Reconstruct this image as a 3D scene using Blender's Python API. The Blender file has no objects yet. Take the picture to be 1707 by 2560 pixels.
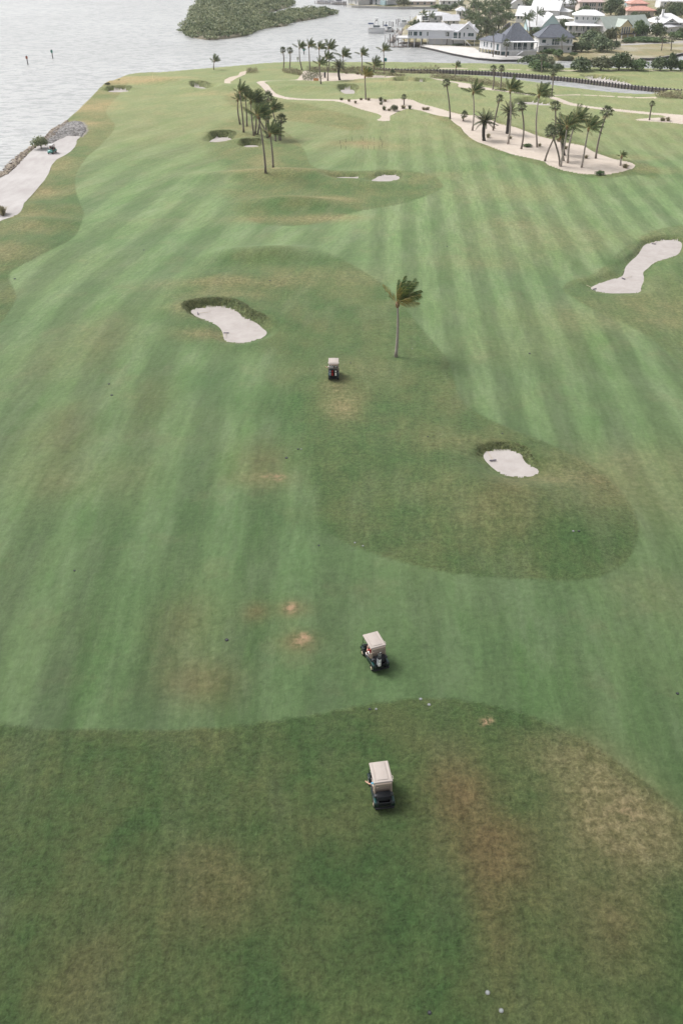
import bpy, bmesh, math, random
import numpy as np
from mathutils import Vector, Matrix, Euler
random.seed(7); RNG = np.random.default_rng(7)
S = bpy.context.scene
# ------------------------------------------------------------------ camera
CAM_H = 39.4; FPX = 2200.0; PITCH = math.radians(33.9); W0, H0 = 1707.0, 2560.0
CT, ST = math.cos(PITCH), math.sin(PITCH)
cam_d = bpy.data.cameras.new('camera'); cam = bpy.data.objects.new('camera', cam_d)
S.collection.objects.link(cam); S.camera = cam
cam.location = (0, 0, CAM_H); cam.rotation_euler = (math.pi/2 - PITCH, 0, 0)
cam_d.sensor_fit = 'VERTICAL'; cam_d.sensor_height = 36.0; cam_d.lens = 36.0*FPX/H0
cam_d.clip_start = 0.5; cam_d.clip_end = 6000
S.render.resolution_x = 682; S.render.resolution_y = 1024
# ------------------------------------------------------------------ light (overcast)
SUN_EL, SUN_AZ = 52.0, -62.0           # azimuth from +Y, negative = left
wd = bpy.data.worlds.new('World'); S.world = wd; wd.use_nodes = True
nt = wd.node_tree; nt.nodes.clear()
sky = nt.nodes.new('ShaderNodeTexSky'); sky.sky_type = 'NISHITA'; sky.sun_disc = False
sky.sun_elevation = math.radians(SUN_EL); sky.sun_rotation = math.radians(SUN_AZ)
sky.air_density = 1.0; sky.dust_density = 4.0; sky.ozone_density = 1.0
hs = nt.nodes.new('ShaderNodeHueSaturation'); hs.inputs['Saturation'].default_value = 0.18
bg = nt.nodes.new('ShaderNodeBackground'); bg.inputs['Strength'].default_value = 0.115
wo = nt.nodes.new('ShaderNodeOutputWorld')
nt.links.new(sky.outputs[0], hs.inputs['Color']); nt.links.new(hs.outputs[0], bg.inputs[0]); nt.links.new(bg.outputs[0], wo.inputs[0])
sun_d = bpy.data.lights.new('sun', 'SUN'); sun_d.energy = 1.7; sun_d.angle = math.radians(22); sun_d.color = (1.0, 0.97, 0.93)
sun = bpy.data.objects.new('sun', sun_d); S.collection.objects.link(sun)
az, el = math.radians(SUN_AZ), math.radians(SUN_EL)
sdir = Vector((math.sin(az)*math.cos(el), math.cos(az)*math.cos(el), math.sin(el)))
sun.rotation_euler = (-sdir).to_track_quat('-Z', 'Y').to_euler()
S.view_settings.view_transform = 'Standard'; S.view_settings.look = 'None'
S.view_settings.exposure = 0.88; S.view_settings.gamma = 1.0
S.view_settings.use_curve_mapping = False
HAZE = 0.00012
# ------------------------------------------------------------------ pixel <-> place (pixels of the 1707x2560 photograph)
WATER = -1.0
def ray(px, py):
    u, v = px-W0/2, py-H0/2
    return (u, FPX*CT - v*ST, -(FPX*ST + v*CT))
def G(px, py, z=0.0):
    dx, dy, dz = ray(px, py); t = (z-CAM_H)/dz
    return (dx*t, dy*t)
def poly(pts, z=0.0): return np.array([G(a, b, z) for a, b in pts])
# ------------------------------------------------------------------ helpers: naming, linking
def tag(o, label=None, cat=None, group=None, kind=None):
    if label: o['label'] = label
    if cat: o['category'] = cat
    if group: o['group'] = group
    if kind: o['kind'] = kind
    return o
def link(name, me, m=None, parent=None, loc=None):
    o = bpy.data.objects.new(name, me); S.collection.objects.link(o)
    if m is not None and not me.materials: me.materials.append(m)
    if parent: o.parent = parent
    if loc is not None: o.location = loc
    return o
def thing(name, label, cat, loc=(0,0,0), rz=0.0, group=None):
    o = bpy.data.objects.new(name, None); S.collection.objects.link(o); o.empty_display_size = 0.3
    o.location = loc; o.rotation_euler = (0, 0, rz)
    return tag(o, label, cat, group)
class MB:
    def __init__(s): s.v = []; s.f = []
    def add(s, vs, fs):
        n = len(s.v); s.v += [tuple(p) for p in vs]; s.f += [tuple(n+i for i in f) for f in fs]; return s
    def box(s, c, d, rot=None, taper=1.0, R=None):
        hx, hy, hz = d[0]/2, d[1]/2, d[2]/2
        M = R if R is not None else (Euler(rot).to_matrix() if rot else None)
        vs = []
        for z, k in ((-hz, 1.0), (hz, taper)):
            for x, y in ((-hx, -hy), (hx, -hy), (hx, hy), (-hx, hy)):
                p = Vector((x*k, y*k, z)); p = M @ p if M else p
                vs.append((p.x+c[0], p.y+c[1], p.z+c[2]))
        return s.add(vs, [(3,2,1,0),(4,5,6,7),(0,1,5,4),(1,2,6,5),(2,3,7,6),(3,0,4,7)])
    def tube(s, pts, rad, n=6, cap=True):
        pts = [Vector(p) for p in pts]
        if not isinstance(rad, (list, tuple)): rad = [rad]*len(pts)
        vs = []; fs = []
        for i, p in enumerate(pts):
            d = (pts[min(i+1, len(pts)-1)] - pts[max(i-1, 0)]).normalized()
            a = d.orthogonal().normalized() if abs(d.z) < 0.9 else Vector((1,0,0)) - d*d.x
            a.normalize(); b = d.cross(a)
            for k in range(n):
                t = 2*math.pi*k/n; q = p + (a*math.cos(t)+b*math.sin(t))*rad[i]; vs.append(q)
        for i in range(len(pts)-1):
            for k in range(n):
                fs.append((i*n+k, i*n+(k+1)%n, (i+1)*n+(k+1)%n, (i+1)*n+k))
        if cap: fs.append(tuple(range(n))[::-1]); fs.append(tuple((len(pts)-1)*n+k for k in range(n)))
        return s.add(vs, fs)
    def prism(s, prof, x0, x1, axis='x'):
        n = len(prof); vs = []
        for x in (x0, x1):
            for a, b in prof: vs.append((x, a, b) if axis == 'x' else ((a, x, b) if axis == 'y' else (a, b, x)))
        fs = [tuple(range(n)), tuple(range(2*n-1, n-1, -1))]
        fs += [(i, (i+1)%n+0, (i+1)%n+n, i+n)[::-1] for i in range(n)]
        return s.add(vs, fs)
    def ball(s, c, r, n=8, m=6):
        rx, ry, rz = r if isinstance(r, (tuple, list)) else (r, r, r)
        vs = [(c[0], c[1], c[2]-rz)]; fs = []
        for i in range(1, m):
            t = math.pi*i/m
            for k in range(n):
                p = 2*math.pi*k/n
                vs.append((c[0]+rx*math.sin(t)*math.cos(p), c[1]+ry*math.sin(t)*math.sin(p), c[2]-rz*math.cos(t)))
        vs.append((c[0], c[1], c[2]+rz)); L = len(vs)-1
        for k in range(n):
            fs.append((0, 1+(k+1)%n, 1+k)); fs.append((L, 1+(m-2)*n+k, 1+(m-2)*n+(k+1)%n))
            for i in range(m-2): fs.append((1+i*n+k, 1+i*n+(k+1)%n, 1+(i+1)*n+(k+1)%n, 1+(i+1)*n+k))
        return s.add(vs, fs)
    def mesh(s, name, smooth=False, bevel=0.0):
        me = bpy.data.meshes.new(name); me.from_pydata(s.v, [], s.f); me.update()
        bm = bmesh.new(); bm.from_mesh(me); bmesh.ops.recalc_face_normals(bm, faces=bm.faces)
        if bevel > 0:
            es = [e for e in bm.edges if len(e.link_faces) == 2 and e.calc_face_angle(0) > 0.6]
            bmesh.ops.bevel(bm, geom=es, offset=bevel, segments=2, profile=0.6, affect='EDGES', clamp_overlap=True)
        bm.to_mesh(me); bm.free()
        if smooth or bevel > 0:
            me.polygons.foreach_set('use_smooth', [True]*len(me.polygons))
            if bevel > 0 and hasattr(me, 'set_sharp_from_angle'): me.set_sharp_from_angle(angle=math.radians(40))
        return me
    def obj(s, name, m, parent=None, smooth=False, bevel=0.0, loc=None):
        return link(name, s.mesh(name, smooth, bevel), m, parent, loc)
# ------------------------------------------------------------------ materials
MATS = {}
def mat(name, col, rough=0.7, var=0.12, scale=6.0, spec=0.3, bump=0.0, metal=0.0, coord='Object', col2=None, trans=0.0):
    if name in MATS: return MATS[name]
    m = bpy.data.materials.new(name); m.use_nodes = True; nt = m.node_tree
    b = nt.nodes['Principled BSDF']; b.inputs['Roughness'].default_value = rough
    b.inputs['Specular IOR Level'].default_value = spec; b.inputs['Metallic'].default_value = metal
    tc = nt.nodes.new('ShaderNodeTexCoord'); n = nt.nodes.new('ShaderNodeTexNoise')
    n.inputs['Scale'].default_value = scale; n.inputs['Detail'].default_value = 4
    nt.links.new(tc.outputs[coord], n.inputs['Vector'])
    r = nt.nodes.new('ShaderNodeValToRGB'); r.color_ramp.elements[0].position = 0.3; r.color_ramp.elements[1].position = 0.7
    c2 = col2 or col
    r.color_ramp.elements[0].color = (*[c*(1-var) for c in col], 1); r.color_ramp.elements[1].color = (*[min(1, c*(1+var)) for c in c2], 1)
    nt.links.new(n.outputs['Fac'], r.inputs['Fac']); nt.links.new(r.outputs['Color'], b.inputs['Base Color'])
    if bump:
        bp = nt.nodes.new('ShaderNodeBump'); bp.inputs['Strength'].default_value = bump
        nt.links.new(n.outputs['Fac'], bp.inputs['Height']); nt.links.new(bp.outputs[0], b.inputs['Normal'])
    if trans: b.inputs['Transmission Weight'].default_value = trans
    MATS[name] = m; return m
def leafmat(name, dark, light, spec=0.25, scale=0.35):
    if name in MATS: return MATS[name]
    m = bpy.data.materials.new(name); m.use_nodes = True; nt = m.node_tree; b = nt.nodes['Principled BSDF']
    b.inputs['Roughness'].default_value = 0.55; b.inputs['Specular IOR Level'].default_value = spec
    g = nt.nodes.new('ShaderNodeNewGeometry'); n = nt.nodes.new('ShaderNodeTexNoise'); n.inputs['Scale'].default_value = scale
    n.inputs['Detail'].default_value = 3
    nt.links.new(g.outputs['Position'], n.inputs['Vector'])
    a = nt.nodes.new('ShaderNodeMath'); a.operation = 'MULTIPLY_ADD'; a.inputs[1].default_value = 0.6; a.inputs[2].default_value = -0.3
    nt.links.new(g.outputs['Random Per Island'], a.inputs[0])
    s = nt.nodes.new('ShaderNodeMath'); s.operation = 'ADD'; nt.links.new(a.outputs[0], s.inputs[0]); nt.links.new(n.outputs['Fac'], s.inputs[1])
    r = nt.nodes.new('ShaderNodeValToRGB'); r.color_ramp.elements[0].position = 0.25; r.color_ramp.elements[1].position = 0.75
    r.color_ramp.elements[0].color = (*dark, 1); r.color_ramp.elements[1].color = (*light, 1)
    nt.links.new(s.outputs[0], r.inputs['Fac']); nt.links.new(r.outputs['Color'], b.inputs['Base Color'])
    tr = nt.nodes.new('ShaderNodeBsdfTranslucent'); nt.links.new(r.outputs['Color'], tr.inputs['Color'])
    mx = nt.nodes.new('ShaderNodeMixShader'); mx.inputs[0].default_value = 0.25
    nt.links.new(b.outputs[0], mx.inputs[1]); nt.links.new(tr.outputs[0], mx.inputs[2])
    nt.links.new(mx.outputs[0], nt.nodes['Material Output'].inputs['Surface'])
    MATS[name] = m; return m
M_leaf_coco = leafmat('coconut_leaf', (0.036, 0.064, 0.028), (0.15, 0.185, 0.075), scale=1.2)
M_leaf_gold = leafmat('golden_leaf', (0.16, 0.15, 0.04), (0.30, 0.24, 0.08), scale=1.2)
M_leaf_mix = leafmat('windblown_leaf', (0.03, 0.07, 0.018), (0.18, 0.21, 0.065), scale=2.5)
M_leaf_sabal = leafmat('fan_leaf', (0.05, 0.07, 0.04), (0.16, 0.18, 0.10), scale=1.2)
M_leaf_date = leafmat('date_leaf', (0.035, 0.05, 0.028), (0.13, 0.15, 0.09), scale=1.2)
M_leaf_town = leafmat('town_leaf', (0.045, 0.078, 0.04), (0.17, 0.21, 0.11), scale=0.5)
M_leaf_olive = leafmat('olive_leaf', (0.075, 0.09, 0.05), (0.20, 0.21, 0.12), scale=0.5)
M_leaf_mangrove = leafmat('mangrove_leaf', (0.06, 0.10, 0.045), (0.30, 0.32, 0.18), scale=0.13)
M_leaf_bright = leafmat('bright_leaf', (0.04, 0.085, 0.03), (0.14, 0.20, 0.08), scale=0.6)
M_leaf_bare = leafmat('bare_twig', (0.16, 0.15, 0.14), (0.27, 0.26, 0.24))
M_tuft = leafmat('tuft_blade', (0.16, 0.145, 0.085), (0.36, 0.32, 0.20), scale=1.0)
M_bank = leafmat('bank_blade', (0.08, 0.10, 0.045), (0.19, 0.20, 0.095), scale=1.2)
M_bark = mat('palm_bark', (0.20, 0.17, 0.15), 0.9, 0.3, 9, bump=0.3)
M_bark_pale = mat('pale_bark', (0.33, 0.29, 0.26), 0.9, 0.22, 7, bump=0.3)
M_bark_dark = mat('dark_bark', (0.055, 0.05, 0.045), 0.95, 0.4, 9, bump=0.4)
M_white = mat('white_paint', (0.66, 0.66, 0.67), 0.5, 0.04, 1.5)
M_offwhite = mat('offwhite_paint', (0.55, 0.54, 0.53), 0.6, 0.06, 1.2)
M_greyroof = mat('grey_shingle', (0.115, 0.125, 0.15), 0.8, 0.18, 1.6, bump=0.2)
M_palegrey = mat('pale_grey_roof', (0.50, 0.50, 0.52), 0.7, 0.08, 0.9)
M_whiteroof = mat('white_roof', (0.70, 0.70, 0.71), 0.5, 0.05, 0.8)
M_greenroof = mat('sage_roof', (0.36, 0.40, 0.36), 0.7, 0.08, 0.8)
M_redroof = mat('red_tile_roof', (0.50, 0.27, 0.22), 0.8, 0.16, 1.5, bump=0.3)
M_pinkroof = mat('pink_tile_roof', (0.46, 0.36, 0.34), 0.8, 0.1, 1.5, bump=0.2)
M_blue = mat('pale_blue_paint', (0.44, 0.58, 0.62), 0.6, 0.05)
M_bluegrey = mat('blue_grey_siding', (0.60, 0.615, 0.65), 0.6, 0.04)
M_yellow = mat('cream_yellow_paint', (0.68, 0.58, 0.36), 0.6, 0.05)
M_beige = mat('beige_paint', (0.55, 0.48, 0.44), 0.6, 0.06)
M_glass = mat('window_glass', (0.03, 0.065, 0.08), 0.12, 0.2, 1.0, spec=0.8)
M_shade = mat('grey_lattice', (0.25, 0.25, 0.26), 0.8, 0.15)
M_wood = mat('weathered_wood', (0.23, 0.20, 0.18), 0.85, 0.25, 5)
M_darkwood = mat('dark_timber', (0.06, 0.055, 0.055), 0.8, 0.3, 5)
M_concrete = mat('concrete', (0.38, 0.37, 0.35), 0.85, 0.12, 1.2)
M_tan = mat('cart_plastic_tan', (0.36, 0.315, 0.285), 0.45, 0.04, 3, spec=0.4)
M_trim = mat('cart_vinyl_beige', (0.29, 0.235, 0.19), 0.55, 0.07, 4)
M_green = mat('cart_green', (0.002, 0.013, 0.012), 0.28, 0.1, 3, spec=0.6)
M_teal = mat('cart_teal', (0.015, 0.065, 0.06), 0.3, 0.1, 3, spec=0.6)
M_black = mat('cart_black', (0.008, 0.009, 0.012), 0.5, 0.3, 4)
M_charcoal = mat('charcoal_plastic', (0.045, 0.047, 0.052), 0.5, 0.15, 4)
M_tyre = mat('rubber', (0.012, 0.012, 0.013), 0.85, 0.2, 8)
M_rim = mat('rim_cream', (0.55, 0.47, 0.32), 0.4, 0.08)
M_steel = mat('steel', (0.5, 0.5, 0.52), 0.3, 0.1, 5, metal=0.9)
M_skin = mat('skin', (0.50, 0.30, 0.22), 0.6, 0.05, 10)
M_red = mat('red_cloth', (0.32, 0.028, 0.03), 0.85, 0.15, 12)
M_cloth_blue = mat('blue_cloth', (0.12, 0.33, 0.48), 0.85, 0.12, 12)
M_cloth_white = mat('white_cloth', (0.70, 0.68, 0.67), 0.85, 0.06, 12)
M_cloth_grey = mat('grey_cloth', (0.30, 0.31, 0.34), 0.85, 0.1, 12)
M_khaki = mat('khaki_cloth', (0.42, 0.36, 0.27), 0.85, 0.08, 12)
M_navy = mat('navy_cloth', (0.02, 0.035, 0.09), 0.8, 0.2, 8)
M_hair = mat('brown_hair', (0.06, 0.035, 0.02), 0.8, 0.3, 20)
M_rockb = mat('brown_rock', (0.30, 0.24, 0.19), 0.9, 0.45, 0.9, bump=0.5, coord='Generated', col2=(0.36, 0.31, 0.25))
M_rake = mat('rake_grey', (0.10, 0.09, 0.12), 0.6, 0.1)
M_orange = mat('orange_mesh', (0.62, 0.30, 0.15), 0.8, 0.15, 4)
M_flag = mat('pale_yellow_pole', (0.72, 0.68, 0.40), 0.5, 0.04)

# ------------------------------------------------------------------ signed distance to polygons (with closest point)
def sdf_poly(P, X, Y):
    """negative inside; also closest point"""
    n = len(P); d2 = np.full(X.shape, 1e18); cx = np.zeros_like(X); cy = np.zeros_like(X); ins = np.zeros(X.shape, bool)
    for i in range(n):
        ax, ay = P[i]; bx, by = P[(i+1) % n]; ex, ey = bx-ax, by-ay; L = ex*ex+ey*ey+1e-12
        t = np.clip(((X-ax)*ex+(Y-ay)*ey)/L, 0, 1); qx, qy = ax+ex*t, ay+ey*t
        d = (X-qx)**2+(Y-qy)**2; m = d < d2; d2 = np.where(m, d, d2); cx = np.where(m, qx, cx); cy = np.where(m, qy, cy)
        c = ((ay > Y) != (by > Y)); 
        if abs(ey) > 1e-12: ins ^= c & (X < ex*(Y-ay)/ey+ax)
    s = np.sqrt(d2); return np.where(ins, -s, s), cx, cy
def smooth_poly(P, it=2):
    P = np.array(P)
    for _ in range(it):
        Q = np.roll(P, -1, 0); P = np.stack([P*0.75+Q*0.25, P*0.25+Q*0.75], 1).reshape(-1, 2)
    return P
def band(pts, w, z=0.0):
    P = [Vector(G(a, b, z)) for a, b in pts]; L = []; R = []
    for i, p in enumerate(P):
        d = (P[min(i+1, len(P)-1)]-P[max(i-1, 0)]).normalized(); n = Vector((-d.y, d.x))
        ww = w[i] if isinstance(w, list) else w
        L.append(p+n*ww/2); R.append(p-n*ww/2)
    return np.array([tuple(q) for q in L+R[::-1]])
def sst(t): t = np.clip(t, 0, 1); return t*t*(3-2*t)

# ---- land
MAIN = [(-2600,1500),(-900,1100),(-500,850),(-250,625),(-80,492),(0,440),(38,410),(57,386),(86,372),(124,338),(142,326),(163,306),(188,284),(218,254),(254,219),(280,208),(316,195),(349,189),(396,188),(473,181),(562,173),(616,169),(654,165),(705,162),(782,160),(878,161),(997,162),(1120,164),(1222,165),(1284,166),(1325,169),(1345,177),(1390,178),(1440,175),(1603,177),(1707,181),(1850,185),(2100,190),(2600,260),(3600,900),(3600,2600),(1700,2900),(850,2900),(0,2900),(-2600,2900)]
def mainpoly():
    P = [G(a, b, WATER) for a, b in MAIN[:-5]]
    P += [(400, 300), (400, -60), (-400, -60)]
    # drop wild points outside the plausible box
    return np.array([p for p in P if abs(p[0]) < 700 and p[1] < 1000])
TOWN = poly([(1050,119),(1090,128),(1130,138),(1190,149),(1250,154),(1345,153),(1400,152),(1603,152),(1632,152),(1681,144),(1707,138),(1900,128),(2300,100)], WATER)
TOWN = np.vstack([TOWN, [(520, 900), (75, 900)], poly([(866,14),(880,19),(997,22.5),(1094,22),(1090,34),(1050,30),(1035,45),(1012,62),(1004,75),(1000,95),(1020,112)], WATER)])
ISLE = poly([(455,85),(490,97),(530,101),(600,94),(628,86),(636,72),(632,50),(636,43),(690,27),(728,18),(736,8),(728,-12),(620,-45),(540,-30),(500,5),(480,30),(458,62)], WATER)
SPIT = poly([(560,96),(628,85),(650,74),(680,69),(720,66),(722,58),(750,54),(800,46),(815,40),(838,37),(838,33),(820,27),(770,24),(720,31),(700,37),(640,46),(600,60)], WATER)
LAND = [mainpoly(), TOWN, smooth_poly(ISLE, 1), smooth_poly(SPIT, 1)]
CANAL = smooth_poly(poly([(934,179.5),(997,182.5),(1120,184.5),(1222,188.5),(1284,193),(1365,199.5),(1425,205),(1489,213),(1550,221),(1620,228.5),(1668,234),(1645,240),(1607,245),(1553,241),(1469,231),(1385,219),(1310,208.5),(1209,196),(1104,191.5),(1050,191),(992,189)], WATER), 1)
POND = smooth_poly(poly([(1672,251),(1707,248),(1790,255),(1790,268),(1707,256)], WATER), 1)
# ---- bunkers: outline, depth, bank height, label-less structure
BUNK = [
 ([(476,779),(480,774),(497,770),(526,768),(559,767),(582,773),(601,784),(606,793),(616,797),(631,802),(647,811),(656,821),(668,829),(666,837),(656,844),(631,853),(606,858),(578,856),(562,852),(559,844),(557,831),(549,818),(534,808),(511,799),(488,791)], 0.5, 0.35),
 ([(1207,1138),(1211,1132),(1224,1127),(1255,1124),(1279,1127),(1298,1134),(1305,1138),(1306,1146),(1313,1157),(1325,1165),(1341,1171),(1347,1178),(1344,1186),(1328,1191),(1305,1193),(1279,1192),(1252,1185),(1233,1172),(1218,1158),(1209,1147)], 0.35, 0.15),
 ([(1472,721),(1483,714),(1525,699),(1554,692),(1559,682),(1561,669),(1573,655),(1593,638),(1602,623),(1609,612),(1627,606),(1658,600),(1692,601),(1704,607),(1703,621),(1694,638),(1658,649),(1632,657),(1617,672),(1605,680),(1610,699),(1600,720),(1603,731),(1559,734),(1517,733),(1488,728)], 0.35, 0.12),
 ([(518,358),(534,346),(551,343),(573,344),(583,350),(569,356),(548,360)], 0.7, 0.6),
 ([(606,367),(616,363),(641,363),(650,367),(637,371),(616,371)], 0.6, 0.6),
 ([(269,231),(276,226),(320,225),(323,229),(309,233),(285,233)], 0.5, 0.6),
 ([(476,217),(505,216),(522,224),(529,228),(509,230)], 0.7, 0.7),
 ([(848,226),(860,223),(883,224),(888,231),(880,238),(864,237)], 0.6, 0.7),
 ([(990,204.5),(1012,204.5),(1010,207.5),(994,207)], 0.5, 0.8),
 ([(1042,205.5),(1062,205.5),(1060,208),(1045,208)], 0.5, 0.7),
 ([(834,443.5),(860,442.5),(895,443),(897,447),(860,447.5),(843,447)], 0.3, 0.15),
 ([(925,452),(938,446),(946,440),(964,438),(990,438),(1000,443),(996,449),(970,454),(940,455)], 0.3, 0.2),
 ([(1446,195),(1494,196),(1535,202),(1582,210),(1572,214),(1540,212),(1498,206)], 0.4, 0.5),
 ([(1290,257),(1321,254.5),(1351,259),(1382,263),(1369,266),(1321,262),(1296,263)], 0.4, 0.5)]
BP = [(smooth_poly(poly(p, -d), 1), d, b) for p, d, b in BUNK]
BEACH = smooth_poly(poly([(-300,760),(-60,600),(0,555),(38,542),(59,529),(63,506),(92,471),(119,443),(132,406),(172,385),(193,360),(191,351),(203,341),(190,338),(166,338),(138,350),(110,360),(90,368),(70,384),(45,408),(10,440),(-10,450),(-90,500),(-260,632),(-520,860),(-520,960)]), 1)
RIPRAP = poly([(160,308),(185,303),(204,305),(213,317),(215,330),(203,341),(166,341),(138,355),(122,364),(110,362),(124,341),(142,328)], 0)
WASTE = poly([(743,199),(705,203),(667,205),(650,207),(641,212),(646,219),(667,233),(685,242),(718,249),(782,253),(830,257),(868,266),(906,276),(944,284),(954,289),(950,295),(939,301),(957,302.5),(975,302),(974,289),(998,278),(1021,272),(1052,276),(1090,287),(1124,299),(1127,305),(1151,319),(1159,332),(1174,344),(1192,354),(1230,368),(1276,383),(1330,396),(1360,404),(1368,412),(1406,425),(1452,434),(1511,439),(1553,434),(1582,426),(1586,419),(1576,411),(1532,400),(1490,383),(1469,370),(1461,364),(1406,354),(1343,337),(1285,317),(1247,310),(1188,291),(1155,285),(1113,274),(1075,264),(1059,260),(1032,251),(1002,249),(964,251),(925,249),(868,252),(830,249),(791,248),(753,247),(715,243),(692,237),(677,226),(665,216),(661,211),(677,207),(715,205),(744,202),(757,201),(784,204.5),(823,204),(852,201.5),(878,200),(921,195),(960,194),(997,194.5),(1062,198),(1105,202),(1146,213),(1143,220),(1190,223),(1238,227),(1301,233),(1343,242),(1372,252),(1427,263),(1490,272),(1574,280),(1653,288),(1666,293),(1607,295),(1584,298),(1594,301),(1674,306),(1707,310),(1800,320),(1800,297),(1707,288),(1657,283),(1574,275),(1490,267),(1427,257),(1356,239),(1318,233),(1259,225),(1200,216),(1146,207),(1113,200),(1073,194),(1010,191),(962,189),(935,188),(891,185),(844,183),(801,181),(774,180),(771,177),(759,176),(755,184)])
PATHS = [
 poly([(616,177),(600,180),(596,188),(575,193),(562,200),(561,207),(566,219),(580,217),(576,206),(593,195),(613,186),(618,179)]),
 band([(1366,238),(1440,238),(1511,241),(1595,244),(1644,244.5)], 1.5),
 band([(1095,171.5),(1160,171.5),(1222,172.5),(1284,173.8),(1330,175.5),(1420,176.5),(1540,175.5),(1640,176.5),(1707,179.5),(1850,186)], 1.5)]
TBEACH = poly([(1048,112),(1075,113),(1100,116),(1140,117),(1185,121),(1200,131),(1240,139),(1300,141),(1349,148),(1347,153),(1250,154.5),(1190,149.5),(1130,139),(1090,129),(1048,119.5)], -0.2)
ROAD = band([(1530,112.5),(1600,109.5),(1652,107.5),(1707,104.5),(1900,95)], 4.5)
SANDS = [('bunker', p) for p, d, b in BP] + [('beach', BEACH), ('waste_sand', WASTE)] + [('cart_path', p) for p in PATHS] + [('town_beach', TBEACH), ('road', ROAD)]
# ---- mown zones (rough = longer, darker grass)
ROUGH = [
 ([(326,205),(310,225),(275,260),(263,277),(275,297),(292,313),(275,340),(250,362),(210,402),(192,435),(187,460),(192,485),(200,505),(209,525),(210,540),(201,572),(183,597),(158,618),(98,650),(50,668),(25,683),(22,697),(42,735),(40,752),(0,808),(-60,860),(-300,1050),(-900,1200),(-900,600),(-300,500),(-20,400),(150,250),(250,190)], 0.05),
 ([(590,290),(640,285),(680,300),(711,327),(745,352),(762,375),(770,400),(776,413),(799,423),(830,429),(900,431),(960,427),(1044,431),(1094,444),(1109,465),(1100,476),(1078,486),(1002,509),(940,520),(891,528),(830,545),(791,559),(734,565),(676,563),(634,555),(590,530),(560,490),(600,460),(560,420),(520,380),(505,350),(520,325)], 0.1),
 ([(654,631),(700,630),(763,634),(839,645),(870,660),(908,680),(968,718),(1012,770),(1061,830),(1099,873),(1120,900),(1130,930),(1137,960),(1145,985),(1165,1010),(1202,1037),(1278,1075),(1340,1098),(1425,1131),(1470,1158),(1507,1185),(1556,1239),(1586,1288),(1595,1326),(1588,1370),(1561,1413),(1507,1443),(1442,1453),(1344,1450),(1208,1442),(1099,1427),(1017,1408),(936,1384),(854,1354),(805,1320),(778,1270),(770,1200),(740,1150),(720,1080),(715,980),(700,900),(640,870),(540,870),(450,850),(405,800),(420,745),(470,700),(500,665),(570,640)], 0.08),
 ([(-200,1790),(-60,1802),(0,1810),(65,1820),(140,1825),(218,1828),(327,1828),(420,1825),(490,1819),(580,1811),(654,1801),(760,1787),(854,1770),(910,1760),(963,1753),(1020,1747),(1072,1745),(1120,1746),(1159,1750),(1210,1758),(1267,1770),(1344,1794),(1398,1820),(1469,1852),(1556,1912),(1643,1978),(1707,2032),(1850,2110),(2200,2250),(2200,3000),(850,3000),(-600,3000),(-600,1780)], 0.0),
 ([(1400,728),(1440,752),(1480,775),(1561,811),(1610,838),(1643,862),(1707,911),(1900,1010),(2300,1100),(2300,560),(1707,560),(1640,575),(1590,600),(1540,640),(1480,690),(1420,700)], 0.15),
 ([(1640,452),(1600,440),(1500,448),(1400,432),(1340,412),(1260,385),(1190,362),(1150,340),(1110,310),(1060,285),(1110,270),(1260,305),(1400,345),(1475,362),(1540,395),(1600,410),(1650,430)], 0.6),
 ([(560,232),(640,240),(760,262),(860,285),(930,300),(900,330),(800,310),(700,300),(640,290),(560,262)], 1.2)]
RP = []
for p, soft in ROUGH:
    q = [G(a, b) for a, b in p if b < 2450 or True]
    q = [(max(-500, min(500, x)), max(-80, min(900, y))) for x, y in q]
    RP.append((smooth_poly(np.array(q), 1), soft))
# ---- mounds: px, py, radius x, radius y, height
MOUNDS = [(665,636,7.5,2.6,0.9),(560,700,8,3.5,0.35),(700,440,12,3.2,1.0),(560,448,10,3,0.4),(900,462,9,4,0.6),(735,508,6.5,2.4,0.9),(660,520,8,3,0.3),
 (470,196,9,5,0.8),(560,222,12,5,0.9),(400,205,14,4,0.6),(330,190,8,6,0.5),(700,210,10,6,0.5),(860,262,10,5,0.5),(760,222,9,3,0.6),(1040,240,12,5,0.7),
 (1250,1240,6,5,0.6),(1450,1280,6,5,0.4),(620,340,5,3,0.3),(1650,660,8,8,0.5),(1000,215,14,6,0.8),(1560,190,16,6,0.8),(1330,248,10,4,0.5),(1640,420,10,6,0.4),(1150,410,9,5,0.3),
 (60,620,7,5,0.5),(110,560,6,3,0.6),(90,520,5,3,0.4),(170,330,6,4,0.4),(640,265,9,4,0.6),(1180,300,8,4,0.5),(500,255,8,4,0.4)]
MW = [(*G(a, b), rx, ry*1.15, h*1.35) for a, b, rx, ry, h in MOUNDS]
def bbox_eval(P, X, Y, pad):
    lo = P.min(0)-pad; hi = P.max(0)+pad
    return (X > lo[0]) & (X < hi[0]) & (Y > lo[1]) & (Y < hi[1])
def land_sdf(X, Y):
    best = np.full(X.shape, 1e9); bx = X.copy(); by = Y.copy()
    for P in LAND:
        s, cx, cy = sdf_poly(P, X, Y); m = s < best; best = np.where(m, s, best); bx = np.where(m, cx, bx); by = np.where(m, cy, by)
    for P in (CANAL, POND):
        m0 = bbox_eval(P, X, Y, 12)
        if m0.any():
            s, cx, cy = sdf_poly(P, X[m0], Y[m0]); s = -s; b0 = best[m0]; m = s > b0
            b0 = np.where(m, s, b0); best[m0] = b0
            t = bx[m0]; t = np.where(m, cx, t); bx[m0] = t; t = by[m0]; t = np.where(m, cy, t); by[m0] = t
    return best, bx, by
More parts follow.
